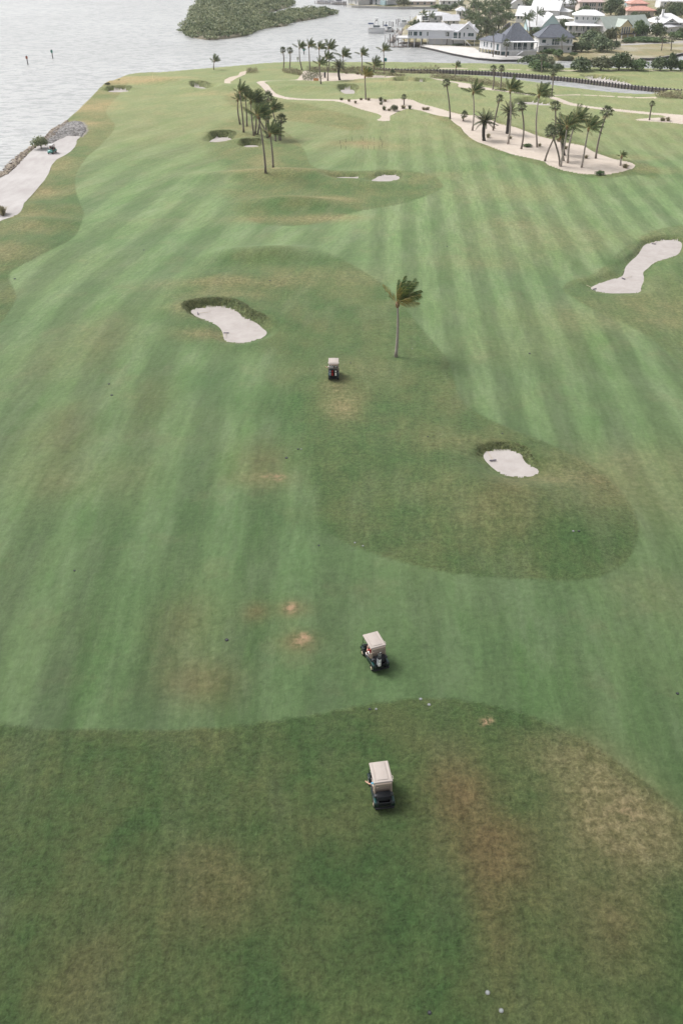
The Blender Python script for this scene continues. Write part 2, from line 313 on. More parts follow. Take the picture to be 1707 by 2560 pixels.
def heights(X, Y, L=None):
    if L is None: L = land_sdf(X, Y)[0]
    Z = 0.10*np.sin(X*0.13+1.3)*np.sin(Y*0.11+0.4)+0.07*np.sin(X*0.31+Y*0.17)+0.05*np.sin(Y*0.37-X*0.12+2)
    for mx, my, rx, ry, h in MW: Z = Z + h*np.exp(-((X-mx)/rx)**2-((Y-my)/ry)**2)
    Z = Z*sst((Y+30)/40)
    Z = np.where(Y > 286, Z*0.3, Z)
    inl = sst(-L/1.3)
    Z = WATER + (Z-WATER)*(0.12+0.88*inl)*np.where(L < 0, 1, 0) + np.where(L >= 0, 0, 0)
    Z = np.where(L < 0, Z, WATER-0.25)
    Z = np.where((L < 0), np.maximum(Z, WATER+0.06), Z)
    for P, d, b in BP:
        m0 = bbox_eval(P, X, Y, 6)
        if not m0.any(): continue
        x, y = X[m0], Y[m0]; s, _, _ = sdf_poly(P, x, y)
        c = P.mean(0); ry = (P[:, 1].max()-P[:, 1].min())/2+0.5; rx = (P[:, 0].max()-P[:, 0].min())/2+0.5
        far = sst(((y-c[1])/ry+0.25*(x-c[0])/rx+0.35)/0.9)
        wall = 1.7-0.9*far
        z0 = Z[m0]*sst(s/4.0+0.0)
        zz = np.where(s < 0, -d, -d*(1-sst(s/wall))) + z0
        zz = zz + b*far*sst(s/1.1)*np.exp(-(np.maximum(s-1.0, 0)/2.4)**2)
        zz = np.where(s < 0, -d+0.05*np.minimum(-s, 1.5)*0+0.02*np.sin(x*1.7)*np.sin(y*1.3), zz)
        Z[m0] = zz
    return Z
def hz(x, y): return float(heights(np.array([float(x)]), np.array([float(y)]))[0])
def PT(px, py):
    z = 0.0
    for _ in range(4):
        x, y = G(px, py, z); z = max(hz(x, y), WATER)
    return Vector((x, y, z))
# ------------------------------------------------------------------ terrain mesh
def rows():
    r = []; y = -15.0
    while y < 920: r.append(y); y += 0.15+0.0036*abs(y)
    return np.array(r)
YR = rows(); NC = 760
T = np.linspace(-1, 1, NC); T = T*(0.8+0.2*T*T)
HW = 25+0.47*np.maximum(YR, 0)
GX = HW[:, None]*T[None, :]; GY = np.repeat(YR[:, None], NC, 1); NR = len(YR)
cell = np.minimum(np.repeat((HW*2/NC)[:, None], NC, 1), np.repeat(np.gradient(YR)[:, None], NC, 1))
L, lx, ly = land_sdf(GX, GY)
snap = (np.abs(L) < cell*0.75)
GX = np.where(snap, lx, GX); GY = np.where(snap, ly, GY); L = np.where(snap, 0, L); Lsn = snap
sand = np.full(GX.shape, 1e9); sid = np.full(GX.shape, -1); ssn = np.zeros(GX.shape, bool)
for i, (nm, P) in enumerate(SANDS):
    m0 = bbox_eval(P, GX, GY, 3)
    if not m0.any(): continue
    s, cx, cy = sdf_poly(P, GX[m0], GY[m0])
    near = (np.abs(s) < cell[m0]*0.7) & ~Lsn[m0] & ~ssn[m0]
    x = GX[m0]; x = np.where(near, cx, x); GX[m0] = x; y = GY[m0]; y = np.where(near, cy, y); GY[m0] = y
    s = np.where(near, 0, s); q = ssn[m0]; q |= near; ssn[m0] = q
    b = sand[m0]; w = s < b; id0 = sid[m0]; id0 = np.where(w, i, id0); sid[m0] = id0; sand[m0] = np.where(w, s, b)
GZ = heights(GX, GY, L)
# attributes
rough = np.zeros(GX.shape); XF = {2: 0.5, 1: -13.0}; RW = {1: .92, 2: .85, 4: .7}
for zi, (P, soft) in enumerate(RP):
    m0 = bbox_eval(P, GX, GY, 4)
    if m0.any():
        s, _, _ = sdf_poly(P, GX[m0], GY[m0]); sf = 0.10+soft*1.0+(3.0*sst((XF.get(zi, -999)-GX[m0])/5)); f = sst(0.5 - s/(2*sf))*RW.get(zi, 1.0)
        q = rough[m0]; rough[m0] = np.maximum(q, f)
upper = sst((GY-148)/30)*0.35; rough = np.maximum(rough, np.where(GY > 148, upper*.5, 0))
def blob(lst):
    a = np.zeros(GX.shape)
    for px, py, rx, ry, s in lst:
        cx, cy = G(px, py); a += s*np.exp(-((GX-cx)/rx)**2-((GY-cy)/(ry*1.2))**2)
    return np.clip(a, 0, 1)
dry = blob([(1500,2010,3.0,2.6,.85),(1600,2080,2.5,2.4,.8),(1420,1880,2.5,1.6,.5),(1560,2300,2,2.5,.4),
 (540,2180,2.6,2,.35),(1640,1480,3,2.4,.25),(860,1020,1.9,2.6,.85),(840,965,1.6,1.8,.5),(660,1200,2.3,1.2,.6),(1150,1110,5,2.2,.35),(1130,1230,4,2,.3),(1370,1190,3,2,.4),(1480,1230,4,3,.4),(1240,1290,3,2,.5),
 (480,770,3.5,1.6,.5),(510,835,3,1.4,.7),(540,740,6,1.3,.45),(560,712,9,1.5,.55),(800,700,9,3,.35),(900,930,6,4,.25),(500,1700,2.5,2,.35),(480,1560,2.5,3,.2),(730,1525,1,.6,.5),(745,1600,1.2,.8,.45),(640,1530,1.0,.8,.3),
 (700,438,14,1.8,.6),(780,500,8,2,.8),(800,545,6,1.6,.7),(860,540,4,1.3,.35),(640,480,8,2,.35),(300,200,14,6,.95),(230,265,9,10,.95),(195,310,7,4,.9),(400,200,16,5,.75),(330,205,10,6,.7),(140,420,4,6,.6),(110,480,4,3,.7),(70,540,5,2,.55),(40,575,6,2,.6),(0,640,4,3,.6),
 (240,330,5,5,.4),(480,240,14,4,.45),(580,235,14,3,.45),(640,430,6,6,.35),(670,400,4,4,.45),(905,360,8,3,.7),(980,372,6,3,.4),(760,300,14,4,.4),(1280,480,12,6,.35),(1400,600,12,5,.35),(1100,440,6,3,.3),(1240,655,8,4,.3),(1440,800,8,4,.35),(1660,770,6,6,.5),(1300,560,9,5,.3),(1100,1000,4,2,.2),
 (1560,395,6,3,.5),(1600,430,8,2,.4),(1200,365,10,2,.35),(960,205,15,6,.85),(1500,190,30,5,.55),(700,175,25,4,.4),(640,550,5,1.5,.5),(150,900,5,6,.25),(130,1200,4,3,.35),(330,1180,4,3,.2),(1330,880,8,4,.2),(1600,1150,7,3,.35),(1700,1250,5,4,.3)])
dry = np.maximum(dry, 0.30*sst((GY-168)/50)*np.where(GY > 168, 1, 0))
rust = blob([(1140,1990,1.7,2.4,.9),(1250,2130,2.0,2.4,.85),(1230,2330,1.0,2.2,.4),(1560,2330,2,2.5,.4),(1270,1240,2.5,2.5,.45),(1500,1210,2,2.5,.35),(500,1700,2.0,1.6,.6),(470,1560,2.0,2,.35),(520,2200,2.2,2,.45),(200,2450,2,2,.3),(640,1530,.8,.8,.6),(730,1520,1.2,.8,.5),(745,1600,1.2,.8,.45),(250,840,4,6,.3),(380,1000,3,5,.25),(150,1080,3,5,.35),(650,1150,3,3,.4),(900,355,6,2,.5),(100,470,3,4,.3)])
dirt = blob([(727,1520,.35,.35,1),(757,1592,.5,.35,.9),(744,1608,.35,.25,.5),(697,1196,.45,.35,1),(670,1192,.5,.22,.5),(1213,1808,.3,.22,.8),(1222,1800,.25,.15,.7),(905,358,4,1.6,.25),(1560,2030,.7,.5,.25)])
lush_shade = blob([(700,1020,3.5,2.6,.7),(780,950,1.9,1.0,.8),(990,893,1.5,.7,.8),(1020,1280,2.5,2.2,.25),(1290,1260,2,2,.35),(1000,2350,3,3,.25),(1010,1940,2,1.5,.4),(1100,1800,3,1.4,.4),(390,790,3,2,.4),(520,960,3,3,.35),(760,1300,3,2,.35),(640,655,7,1.6,.45),(130,600,5,2,.4),
 (1450,1350,3,3,.35),(1250,2050,1,1,.3),(1430,1960,1.3,1.5,.3),(440,1150,4,3,.25),(850,1130,3,2,.3),(800,215,10,4,.5),(1500,450,14,7,.2),(320,1480,3,3,.3)])  # lusher grass patches; the band before the mound is painted slope shade
xl = GX - (-0.20*GY+0.0018*GY**2)
xr = GX - 0.05*GY
def stripes(x, per): t = np.sin(2*math.pi*x/per); return np.tanh(2.4*t)
div = -1.5+0.02*(GY-60)
wR = sst((GX-div)/6)
stripe = (1-wR)*stripes((xl+0.8*np.sin(GY*0.09+GX*.05))/(1+0.006*np.maximum(GY-30,0)), 5.0)*0.85 + wR*1.0*stripes(xr, 4.6)*(0.35+0.65*sst((GY-50)/25))
stripe *= 0.7+0.3*np.sin(GX*0.11+GY*0.07+1.0)**2
stripe = stripe*sst((250-GY)/60)*(1-0.65*rough)
town = ((sdf_poly(TOWN, GX, GY)[0]) < 1.5).astype(float)
isle = ((np.minimum(sdf_poly(LAND[2], GX, GY)[0], sdf_poly(LAND[3], GX, GY)[0])) < 1.5).astype(float)
# banks: the steep bunker faces carry long dull grass
bank = np.zeros(GX.shape)
for P, d, b in BP:
    m0 = bbox_eval(P, GX, GY, 3)
    if not m0.any(): continue
    s, _, _ = sdf_poly(P, GX[m0], GY[m0]); c = P.mean(0); ry = (P[:, 1].max()-P[:, 1].min())/2+.4; rx = (P[:, 0].max()-P[:, 0].min())/2+.4
    far = sst(((GY[m0]-c[1])/ry+0.3*(GX[m0]-c[0])/rx+0.2)/0.6)
    q = bank[m0]; bank[m0] = np.maximum(q, far*sst((1.3*min(1, (d+b)/.8)-s)/0.4))
riprap = (sdf_poly(RIPRAP, GX, GY)[0] < 0.6).astype(float)
# triangles
idx = np.arange(NR*NC).reshape(NR, NC); a, b, c, d = idx[:-1, :-1].ravel(), idx[:-1, 1:].ravel(), idx[1:, 1:].ravel(), idx[1:, :-1].ravel()
sn = (Lsn | ssn).ravel(); alt = sn[b] & sn[d] & ~(sn[a] & sn[c])
t1 = np.where(alt[:, None], np.stack([a, b, d], 1), np.stack([a, b, c], 1)); t2 = np.where(alt[:, None], np.stack([b, c, d], 1), np.stack([a, c, d], 1))
TR = np.vstack([t1, t2])
Lf = L.ravel()[TR].sum(1); Sf = sand.ravel()[TR].sum(1)
keep = Lf < 0
TR = TR[keep]; Sf = Sf[keep]
# sand id per triangle: of the vertex deepest inside
sv = sand.ravel()[TR]; k = sv.argmin(1); fid = sid.ravel()[TR][np.arange(len(TR)), k]; fid = np.where(Sf < 0, fid, -1)
VX, VY, VZ = GX.ravel(), GY.ravel(), GZ.ravel()
def grid_obj(name, tris, m, attrs=None):
    u, inv = np.unique(tris.ravel(), return_inverse=True); F = inv.reshape(-1, 3)
    me = bpy.data.meshes.new(name); me.vertices.add(len(u))
    co = np.stack([VX[u], VY[u], VZ[u]], 1).astype(np.float32); me.vertices.foreach_set('co', co.ravel())
    me.loops.add(len(F)*3); me.loops.foreach_set('vertex_index', F.ravel().astype(np.int32))
    me.polygons.add(len(F)); me.polygons.foreach_set('loop_start', (np.arange(len(F))*3).astype(np.int32))
    try: me.polygons.foreach_set('loop_total', np.full(len(F), 3, np.int32))
    except Exception: pass
    me.update(); me.validate()
    me.polygons.foreach_set('use_smooth', np.ones(len(me.polygons), bool))
    for an, arr in (attrs or {}).items():
        at = me.attributes.new(an, 'FLOAT', 'POINT'); at.data.foreach_set('value', arr.ravel()[u].astype(np.float32))
    o = link(name, me, m); o['kind'] = 'structure'; return o
# ---- grass material
def nd(nt, t, **kw):
    n = nt.nodes.new(t)
    for k, v in kw.items():
        if k in n.inputs: n.inputs[k].default_value = v
        else: setattr(n, k, v)
    return n
def noise(nt, vec, scale, detail=3, rough=0.55, sc=None):
    n = nd(nt, 'ShaderNodeTexNoise'); n.inputs['Scale'].default_value = scale; n.inputs['Detail'].default_value = detail; n.inputs['Roughness'].default_value = rough
    if sc is not None:
        mp = nd(nt, 'ShaderNodeMapping'); mp.inputs['Scale'].default_value = sc; nt.links.new(vec, mp.inputs[0]); vec = mp.outputs[0]
    nt.links.new(vec, n.inputs['Vector']); return n.outputs['Fac']
def mth(nt, op, a, b=None, c=None, clamp=False):
    n = nd(nt, 'ShaderNodeMath'); n.operation = op; n.use_clamp = clamp
    for i, v in enumerate((a, b, c)):
        if v is None: continue
        if isinstance(v, (int, float)): n.inputs[i].default_value = v
        else: nt.links.new(v, n.inputs[i])
    return n.outputs[0]
def mixc(nt, f, a, b, mode='MIX'):
    n = nd(nt, 'ShaderNodeMix'); n.data_type = 'RGBA'; n.blend_type = mode
    for s, v in ((n.inputs[0], f), (n.inputs[6], a), (n.inputs[7], b)):
        if isinstance(v, (int, float)): s.default_value = v
        elif isinstance(v, tuple): s.default_value = (*v, 1)
        else: nt.links.new(v, s)
    return n.outputs[2]
def mapr(nt, v, a, b, c, d):
    n = nd(nt, 'ShaderNodeMapRange'); n.clamp = True
    nt.links.new(v, n.inputs[0])
    for i, q in enumerate((a, b, c, d)): n.inputs[1+i].default_value = q
    return n.outputs[0]
def grass_material():
    m = bpy.data.materials.new('mown_grass'); m.use_nodes = True; nt = m.node_tree; bs = nt.nodes['Principled BSDF']
    P = nd(nt, 'ShaderNodeNewGeometry').outputs['Position']
    def at(n):
        a = nd(nt, 'ShaderNodeAttribute'); a.attribute_name = n; return a.outputs['Fac']
    R, ST_, D, DI, LU, BK, TW, IS, RR = [at(x) for x in ('rough', 'stripe', 'dry', 'dirt', 'lush_shade', 'bank', 'town', 'isle', 'riprap')]
    la = nd(nt, 'ShaderNodeAttribute'); la.attribute_name = 'lane'; sx = nd(nt, 'ShaderNodeSeparateXYZ'); nt.links.new(P, sx.inputs[0])
    lv = nd(nt, 'ShaderNodeCombineXYZ'); nt.links.new(la.outputs['Fac'], lv.inputs[0]); nt.links.new(mth(nt, 'MULTIPLY', sx.outputs[1], 0.28), lv.inputs[1]); LV = lv.outputs[0]
    big = noise(nt, P, 0.055, 4, 0.6); mid = noise(nt, LV, 0.33, 5, 0.62); mid2 = noise(nt, LV, 0.21, 4, 0.6, (1, 1, 1)); off = nd(nt, 'ShaderNodeVectorMath'); off.inputs[1].default_value = (31, 17, 5)
    nt.links.new(LV, off.inputs[0]); mid3 = noise(nt, off.outputs[0], 0.27, 5, 0.65); patch = noise(nt, P, 0.16, 5, 0.65)
    fine = noise(nt, P, 1.6, 4, 0.65); grain = mth(nt, 'ADD', mth(nt, 'MULTIPLY', noise(nt, P, 3.2, 3, 0.7), .55), mth(nt, 'MULTIPLY', noise(nt, P, 8.5, 3, 0.75), .45)); streak = noise(nt, LV, 1.7, 5, 0.65, (1.0, .5, 1.0))
    fair = mixc(nt, mapr(nt, big, .35, .65, 0, 1), (0.062, 0.107, 0.042), (0.084, 0.126, 0.052))
    fair = mixc(nt, mapr(nt, mid, .45, .68, 0, .5), fair, (0.112, 0.146, 0.080))
    fair = mixc(nt, mapr(nt, mid3, .52, .68, 0, .55), fair, (0.050, 0.102, 0.030))
    fair = mixc(nt, mapr(nt, patch, .56, .70, 0, .4), fair, (0.108, 0.118, 0.060))
    sg = mapr(nt, mth(nt, 'MULTIPLY', ST_, mapr(nt, mid2, .3, .55, .7, 1.1)), -1, 1, 0.81, 1.20)
    sgc = nd(nt, 'ShaderNodeCombineColor'); [nt.links.new(sg, sgc.inputs[i]) for i in range(3)]
    fair = mixc(nt, 1.0, fair, sgc.outputs[0], 'MULTIPLY')
    rg = mixc(nt, mapr(nt, patch, .38, .62, 0, 1), (0.041, 0.076, 0.023), (0.075, 0.091, 0.034))
    rg = mixc(nt, mapr(nt, mid, .50, .66, 0, .6), rg, (0.076, 0.098, 0.044))
    rg = mixc(nt, mapr(nt, mid3, .52, .68, 0, .6), rg, (0.034, 0.072, 0.022))
    col = mixc(nt, R, fair, rg)
    col = mixc(nt, mth(nt, 'MULTIPLY', LU, 0.75), col, (0.030, 0.076, 0.020))
    dn = mth(nt, 'MULTIPLY', D, mapr(nt, patch, .28, .60, .5, .95), clamp=True)
    dn = mth(nt, 'MULTIPLY', dn, mapr(nt, fine, .3, .65, .8, 1.0), clamp=True)
    dryc = mixc(nt, mapr(nt, fine, .35, .65, 0, 1), (0.135, 0.115, 0.052), (0.180, 0.152, 0.080))
    col = mixc(nt, dn, col, dryc)
    ru = nd(nt, 'ShaderNodeAttribute'); ru.attribute_name = 'rust'; rn = mth(nt, 'MULTIPLY', ru.outputs['Fac'], mapr(nt, patch, .25, .6, .5, 1.0), clamp=True)
    col = mixc(nt, rn, col, mixc(nt, mapr(nt, fine, .35, .65, 0, 1), (0.098, 0.068, 0.030), (0.130, 0.092, 0.044)))
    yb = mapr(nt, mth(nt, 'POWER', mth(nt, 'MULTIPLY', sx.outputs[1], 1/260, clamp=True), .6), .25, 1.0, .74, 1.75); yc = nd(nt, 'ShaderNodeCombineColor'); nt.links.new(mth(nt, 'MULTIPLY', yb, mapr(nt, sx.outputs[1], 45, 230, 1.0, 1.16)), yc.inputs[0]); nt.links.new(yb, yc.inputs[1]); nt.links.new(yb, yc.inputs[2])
    col = mixc(nt, 1.0, col, yc.outputs[0], 'MULTIPLY')   # brightening of grass at grazing view, painted in by distance
    dd = mth(nt, 'MULTIPLY', DI, mapr(nt, fine, .4, .58, 0, 1.3), clamp=True)
    col = mixc(nt, dd, col, (0.23, 0.155, 0.095))
    bk = mixc(nt, mapr(nt, fine, .35, .65, 0, 1), (0.055, 0.075, 0.030), (0.12, 0.13, 0.055))
    col = mixc(nt, mth(nt, 'MULTIPLY', BK, 0.7), col, bk)
    tw = mixc(nt, mapr(nt, mid, .3, .7, 0, 1), (0.27, 0.21, 0.12), (0.17, 0.165, 0.085))
    tw = mixc(nt, mapr(nt, big, .45, .55, 0, .6), tw, (0.34, 0.31, 0.26))
    col = mixc(nt, TW, col, tw)
    col = mixc(nt, IS, col, (0.16, 0.14, 0.10))
    col = mixc(nt, RR, col, (0.22, 0.20, 0.18))
    # texture contrast: streaks along the mowing direction, blade grain
    g = mth(nt, 'MULTIPLY', mapr(nt, streak, .32, .68, .86, 1.14), mapr(nt, fine, .3, .7, .90, 1.10))
    gr = mapr(nt, grain, .39, .61, .72, 1.28); gf = mapr(nt, grain, .38, .62, .92, 1.08)
    gm = nd(nt, 'ShaderNodeMix'); nt.links.new(R, gm.inputs[0]); nt.links.new(gf, gm.inputs[2]); nt.links.new(gr, gm.inputs[3])
    g = mth(nt, 'MULTIPLY', g, gm.outputs[0])
    gc = nd(nt, 'ShaderNodeCombineColor'); [nt.links.new(g, gc.inputs[i]) for i in range(3)]
    col = mixc(nt, 1.0, col, gc.outputs[0], 'MULTIPLY')
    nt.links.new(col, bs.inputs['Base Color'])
    bs.inputs['Roughness'].default_value = 0.85; bs.inputs['Specular IOR Level'].default_value = 0.15
    bs.inputs['Sheen Weight'].default_value = 0.12; bs.inputs['Sheen Roughness'].default_value = 0.45
    bs.inputs['Sheen Tint'].default_value = (0.80, 0.95, 0.65, 1)
    h = mth(nt, 'ADD', mth(nt, 'MULTIPLY', grain, mapr(nt, R, 0, 1, .25, 1.0)), mth(nt, 'MULTIPLY', fine, .8))
    bp = nd(nt, 'ShaderNodeBump'); bp.inputs['Strength'].default_value = 0.9; bp.inputs['Distance'].default_value = 0.12
    nt.links.new(h, bp.inputs['Height']); nt.links.new(bp.outputs[0], bs.inputs['Normal'])
    return m
def sand_material(name, a, b, sc=1.5, streak=(1, 1, 1), bump=0.35):
    m = bpy.data.materials.new(name); m.use_nodes = True; nt = m.node_tree; bs = nt.nodes['Principled BSDF']
    P = nd(nt, 'ShaderNodeNewGeometry').outputs['Position']
    f = noise(nt, P, sc, 5, 0.6, streak); f2 = noise(nt, P, sc*0.15, 3); fg = noise(nt, P, 14, 3)
    col = mixc(nt, mapr(nt, mth(nt, 'ADD', mth(nt, 'MULTIPLY', f, .6), mth(nt, 'MULTIPLY', f2, .4)), .35, .65, 0, 1), a, b)
    nt.links.new(col, bs.inputs['Base Color']); bs.inputs['Roughness'].default_value = 0.95; bs.inputs['Specular IOR Level'].default_value = 0.1
    bp = nd(nt, 'ShaderNodeBump'); bp.inputs['Strength'].default_value = bump; bp.inputs['Distance'].default_value = 0.05
    nt.links.new(mth(nt, 'ADD', f, mth(nt, 'MULTIPLY', fg, .5)), bp.inputs['Height']); nt.links.new(bp.outputs[0], bs.inputs['Normal']); return m
M_grass = grass_material()
M_sand = sand_material('bunker_sand', (0.325, 0.295, 0.278), (0.395, 0.365, 0.348), 1.2)
M_beach = sand_material('beach_sand', (0.336, 0.312, 0.303), (0.430, 0.411, 0.402), 0.6, (1, .35, 1))
M_waste = sand_material('waste_sand', (0.412, 0.352, 0.296), (0.494, 0.434, 0.375), 1.0)
M_path = sand_material('shell_path', (0.414, 0.347, 0.275), (0.492, 0.431, 0.359), 1.4)
M_tbeach = sand_material('town_sand', (0.478, 0.454, 0.433), (0.559, 0.546, 0.526), .5)
M_road = sand_material('pale_road', (0.288, 0.273, 0.255), (0.343, 0.329, 0.311), 1.0)
GZ = GZ + 0.06*rough*(L < -1.5)*(sand > 1.5)
lane = (1-wR)*xl+wR*xr
attrs = dict(lane=lane, rough=rough, stripe=stripe, dry=dry, rust=rust, dirt=dirt, lush_shade=lush_shade, bank=bank, town=town, isle=isle, riprap=riprap)
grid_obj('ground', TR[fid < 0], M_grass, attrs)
SM = {'bunker': M_sand, 'beach': M_beach, 'waste_sand': M_waste, 'cart_path': M_path, 'town_beach': M_tbeach, 'road': M_road}
for i, (nm, P) in enumerate(SANDS):
    t = TR[fid == i]
    if len(t): grid_obj({'bunker': 'sand_bunker', 'beach': 'beach', 'waste_sand': 'waste_sand', 'town_beach': 'beach'}.get(nm, nm), t, SM[nm])
# ------------------------------------------------------------------ water
def water_material():
    m = bpy.data.materials.new('bay_water'); m.use_nodes = True; nt = m.node_tree; bs = nt.nodes['Principled BSDF']
    P = nd(nt, 'ShaderNodeNewGeometry').outputs['Position']
    n1 = noise(nt, P, 0.55, 5, 0.65, (0.55, 1.0, 1)); n2 = noise(nt, P, 2.2, 4, 0.6, (0.6, 1.0, 1)); n3 = noise(nt, P, 0.012, 3)
    col = mixc(nt, mapr(nt, n3, .35, .65, 0, 1), (0.37, 0.375, 0.37), (0.43, 0.435, 0.43))
    col = mixc(nt, mapr(nt, n1, .47, .60, .0, .65), col, (0.22, 0.23, 0.235))
    nt.links.new(col, bs.inputs['Base Color']); bs.inputs['Roughness'].default_value = 0.22; bs.inputs['IOR'].default_value = 1.33
    bp = nd(nt, 'ShaderNodeBump'); bp.inputs['Strength'].default_value = 1.0; bp.inputs['Distance'].default_value = 0.35
    nt.links.new(mth(nt, 'ADD', n1, mth(nt, 'MULTIPLY', n2, .35)), bp.inputs['Height']); nt.links.new(bp.outputs[0], bs.inputs['Normal']); return m
me = bpy.data.meshes.new('water'); me.from_pydata([(-1390,-290,WATER),(1390,-290,WATER),(1390,2390,WATER),(-1390,2390,WATER)], [], [(0,1,2,3)]); me.update()
link('water', me, water_material())['kind'] = 'structure'

# ------------------------------------------------------------------ canal bulkhead and shore walls
def walk(px, z, step):
    P = [Vector((*G(a, b, z), 0)) for a, b in px]; out = []; acc = 0.0
    for i in range(len(P)-1):
        d = P[i+1]-P[i]; L_ = d.length
        while acc <= L_: out.append((P[i]+d*(acc/L_), math.atan2(d.y, d.x))); acc += step
        acc -= L_
    return out
def seawall(px, step, name, label, top, mb, mp, post=True, pw=0.28):
    pts = walk(px, WATER, step); o = pts[0][0]; r = thing(name, label, 'seawall', (o.x, o.y, WATER))
    b = MB(); cap = MB()
    for (p, a), (q, a2) in zip(pts, pts[1:]):
        m_ = (p+q)/2-o; L_ = (q-p).length; an = math.atan2((q-p).y, (q-p).x)
        b.box((m_.x, m_.y, (top-WATER-0.3)/2), (L_+.02, 0.12, top-WATER+0.3), (0, 0, an))
        cap.box((m_.x, m_.y+0.10, top-WATER+0.02), (L_+.02, 0.42, 0.10), (0, 0, an))
    b.obj('sheeting', mb, r); cap.obj('cap_beam', M_concrete, r)
    if post:
        me = MB().box((0, 0, (top-WATER)/2-.15), (pw, pw, top-WATER+0.9)).mesh('post')
        for p, a in pts: link('post', me, mp, r, (p.x-o.x, p.y-o.y-0.22, 0))
seawall([(934,179.5),(997,182.5),(1120,184.5),(1222,188.5),(1284,193),(1365,199.5),(1425,205),(1489,213),(1550,221),(1620,228.5),(1707,236)], 1.02, 'canal_seawall', 'long timber seawall with dark posts along the far side of the canal', 0.05, M_wood, M_darkwood)
seawall([(1050,119.5),(1090,128.5),(1130,138.5),(1190,149.5),(1250,154.5),(1345,153.5)], 3.0, 'beach_seawall', 'low dark seawall curving below the white sand in front of the houses', -0.35, M_darkwood, M_darkwood, False)
seawall([(866,15),(880,19.5),(997,23),(1094,22.5)], 4.0, 'far_seawall', 'pale concrete seawall across the channel at the top of the photo', 0.1, M_concrete, M_concrete, False)
seawall([(1597,151.5),(1632,152),(1681,144),(1707,138),(1800,132)], 3.0, 'inlet_seawall', 'dark low seawall below the dry field at the right edge', -0.2, M_darkwood, M_darkwood, False)
# ------------------------------------------------------------------ palms
def curve_pts(n, droop):
    return [Vector((0, t-0.12*droop*t*t*t, 0.10*t-droop*0.62*t*t)) for t in [i/(n-1) for i in range(n)]]
def frond_mesh(name, droop, nl, wid, hang, m, stem=0.14, jitter=0.0):
    b = MB(); C = curve_pts(7, droop)
    b.tube([C[0], C[2], C[4], C[6]], [0.016, 0.013, 0.009, 0.004], 3, False); nr = len(b.f)
    def at(t):
        k = min(5, int(t*6)); f = t*6-k; return C[k]*(1-f)+C[k+1]*f, (C[k+1]-C[k]).normalized()
    for i in range(nl):
        t = stem+(0.99-stem)*i/(nl-1); p, d = at(t); L_ = wid*(0.35+1.5*math.sin(math.pi*min(1, 0.12+t*0.86))**0.8)*0.42
        for s in (-1, 1):
            hg = hang*(1+random.uniform(-jitter, jitter))
            side = (Vector((s, 0, 0))*math.cos(hg)+Vector((0, 0, -1))*math.sin(hg)+d*0.75).normalized()
            w = d*0.0135; e = p+side*L_+Vector((0, 0, -0.03)); mdl = p+side*L_*0.55
            b.add([p-w, p+w, mdl+w*1.1, e, mdl-w*1.1], [(0, 1, 2, 4), (4, 2, 3)])
    me = b.mesh(name); me.materials.append(m); me.materials.append(RACH)
    me.polygons.foreach_set('material_index', [1]*nr+[0]*(len(me.polygons)-nr)); return me
RACH = mat('leaf_midrib', (0.36, 0.29, 0.12), 0.6, 0.15, 5)
random.seed(3)
FR_C = [frond_mesh('frond', dr, 19, 0.44, hg, M_leaf_coco, jitter=.25) for dr, hg in ((0.35, .75), (0.6, .95), (0.85, 1.1))]
FR_M = [frond_mesh('frond', dr, 24, 0.44, hg, M_leaf_mix, jitter=.25) for dr, hg in ((0.25, .7), (0.45, .95), (0.6, 1.0))]
FR_G = [frond_mesh('frond', dr, 22, 0.42, hg, M_leaf_gold, jitter=.3) for dr, hg in ((0.25, .9), (0.4, 1.1))]
FR_D = [frond_mesh('frond', dr, 20, 0.30, hg, M_leaf_date, stem=.08, jitter=.2) for dr, hg in ((0.25, .35), (0.5, .4), (0.8, .5))]
def fan_mesh(m):
    b = MB(); b.tube([(0, 0, 0), (0, .52, -.02)], [0.014, 0.009], 3, False)
    n = 11
    for i in range(n):
        a = math.radians(-105+210*i/(n-1)); L_ = 0.46*(0.8+0.3*math.cos(a)); c = Vector((0, .5, -.02))
        tip = c+Vector((math.sin(a)*L_, math.cos(a)*L_, -0.20*abs(math.sin(a))-0.10))
        q = [c+Vector((math.sin(a+s*.16)*L_*.6, math.cos(a+s*.16)*L_*.6, -0.06+0.03*s)) for s in (-1, 1)]
        b.add([c, q[0], tip, q[1]], [(0, 1, 2, 3)])
    me = b.mesh('fan_leaf'); me.materials.append(m); return me
FAN = fan_mesh(M_leaf_sabal); FAN_DRY = fan_mesh(M_tuft)
def frame(dirv, downv):
    y = dirv.normalized(); z = -downv; z = (z-y*z.dot(y)); z = z.normalized() if z.length > 1e-4 else y.orthogonal().normalized()
    x = y.cross(z); return Matrix((x, y, z)).transposed().to_4x4()
WIND = Vector((1.0, 0.25, 0))
def crown_dirs(kind, n, rnd, wind):
    out = []
    for i in range(n):
        a = 2*math.pi*(i*0.381966)+rnd.uniform(-.25, .25); f = (i+.5)/n
        if kind == 'c':
            e = math.radians(78-88*f); d = Vector((math.cos(a)*math.cos(e), math.sin(a)*math.cos(e), math.sin(e)))
            d = (d+WIND*0.42*wind+Vector((0, 0, .32*wind))).normalized(); dn = (Vector((0, 0, -1))+WIND*0.75*wind)
        elif kind == 'd':
            e = math.radians(80-95*f); d = Vector((math.cos(a)*math.cos(e), math.sin(a)*math.cos(e), math.sin(e))); dn = Vector((0.1, 0, -1))
        else:
            e = math.radians(88-135*f); d = Vector((math.cos(a)*math.cos(e), math.sin(a)*math.cos(e), math.sin(e)))
            d = (d+WIND*0.12*wind).normalized(); dn = Vector((0, 0, -1))
        out.append((d, dn, f))
    return out
PALMN = 0
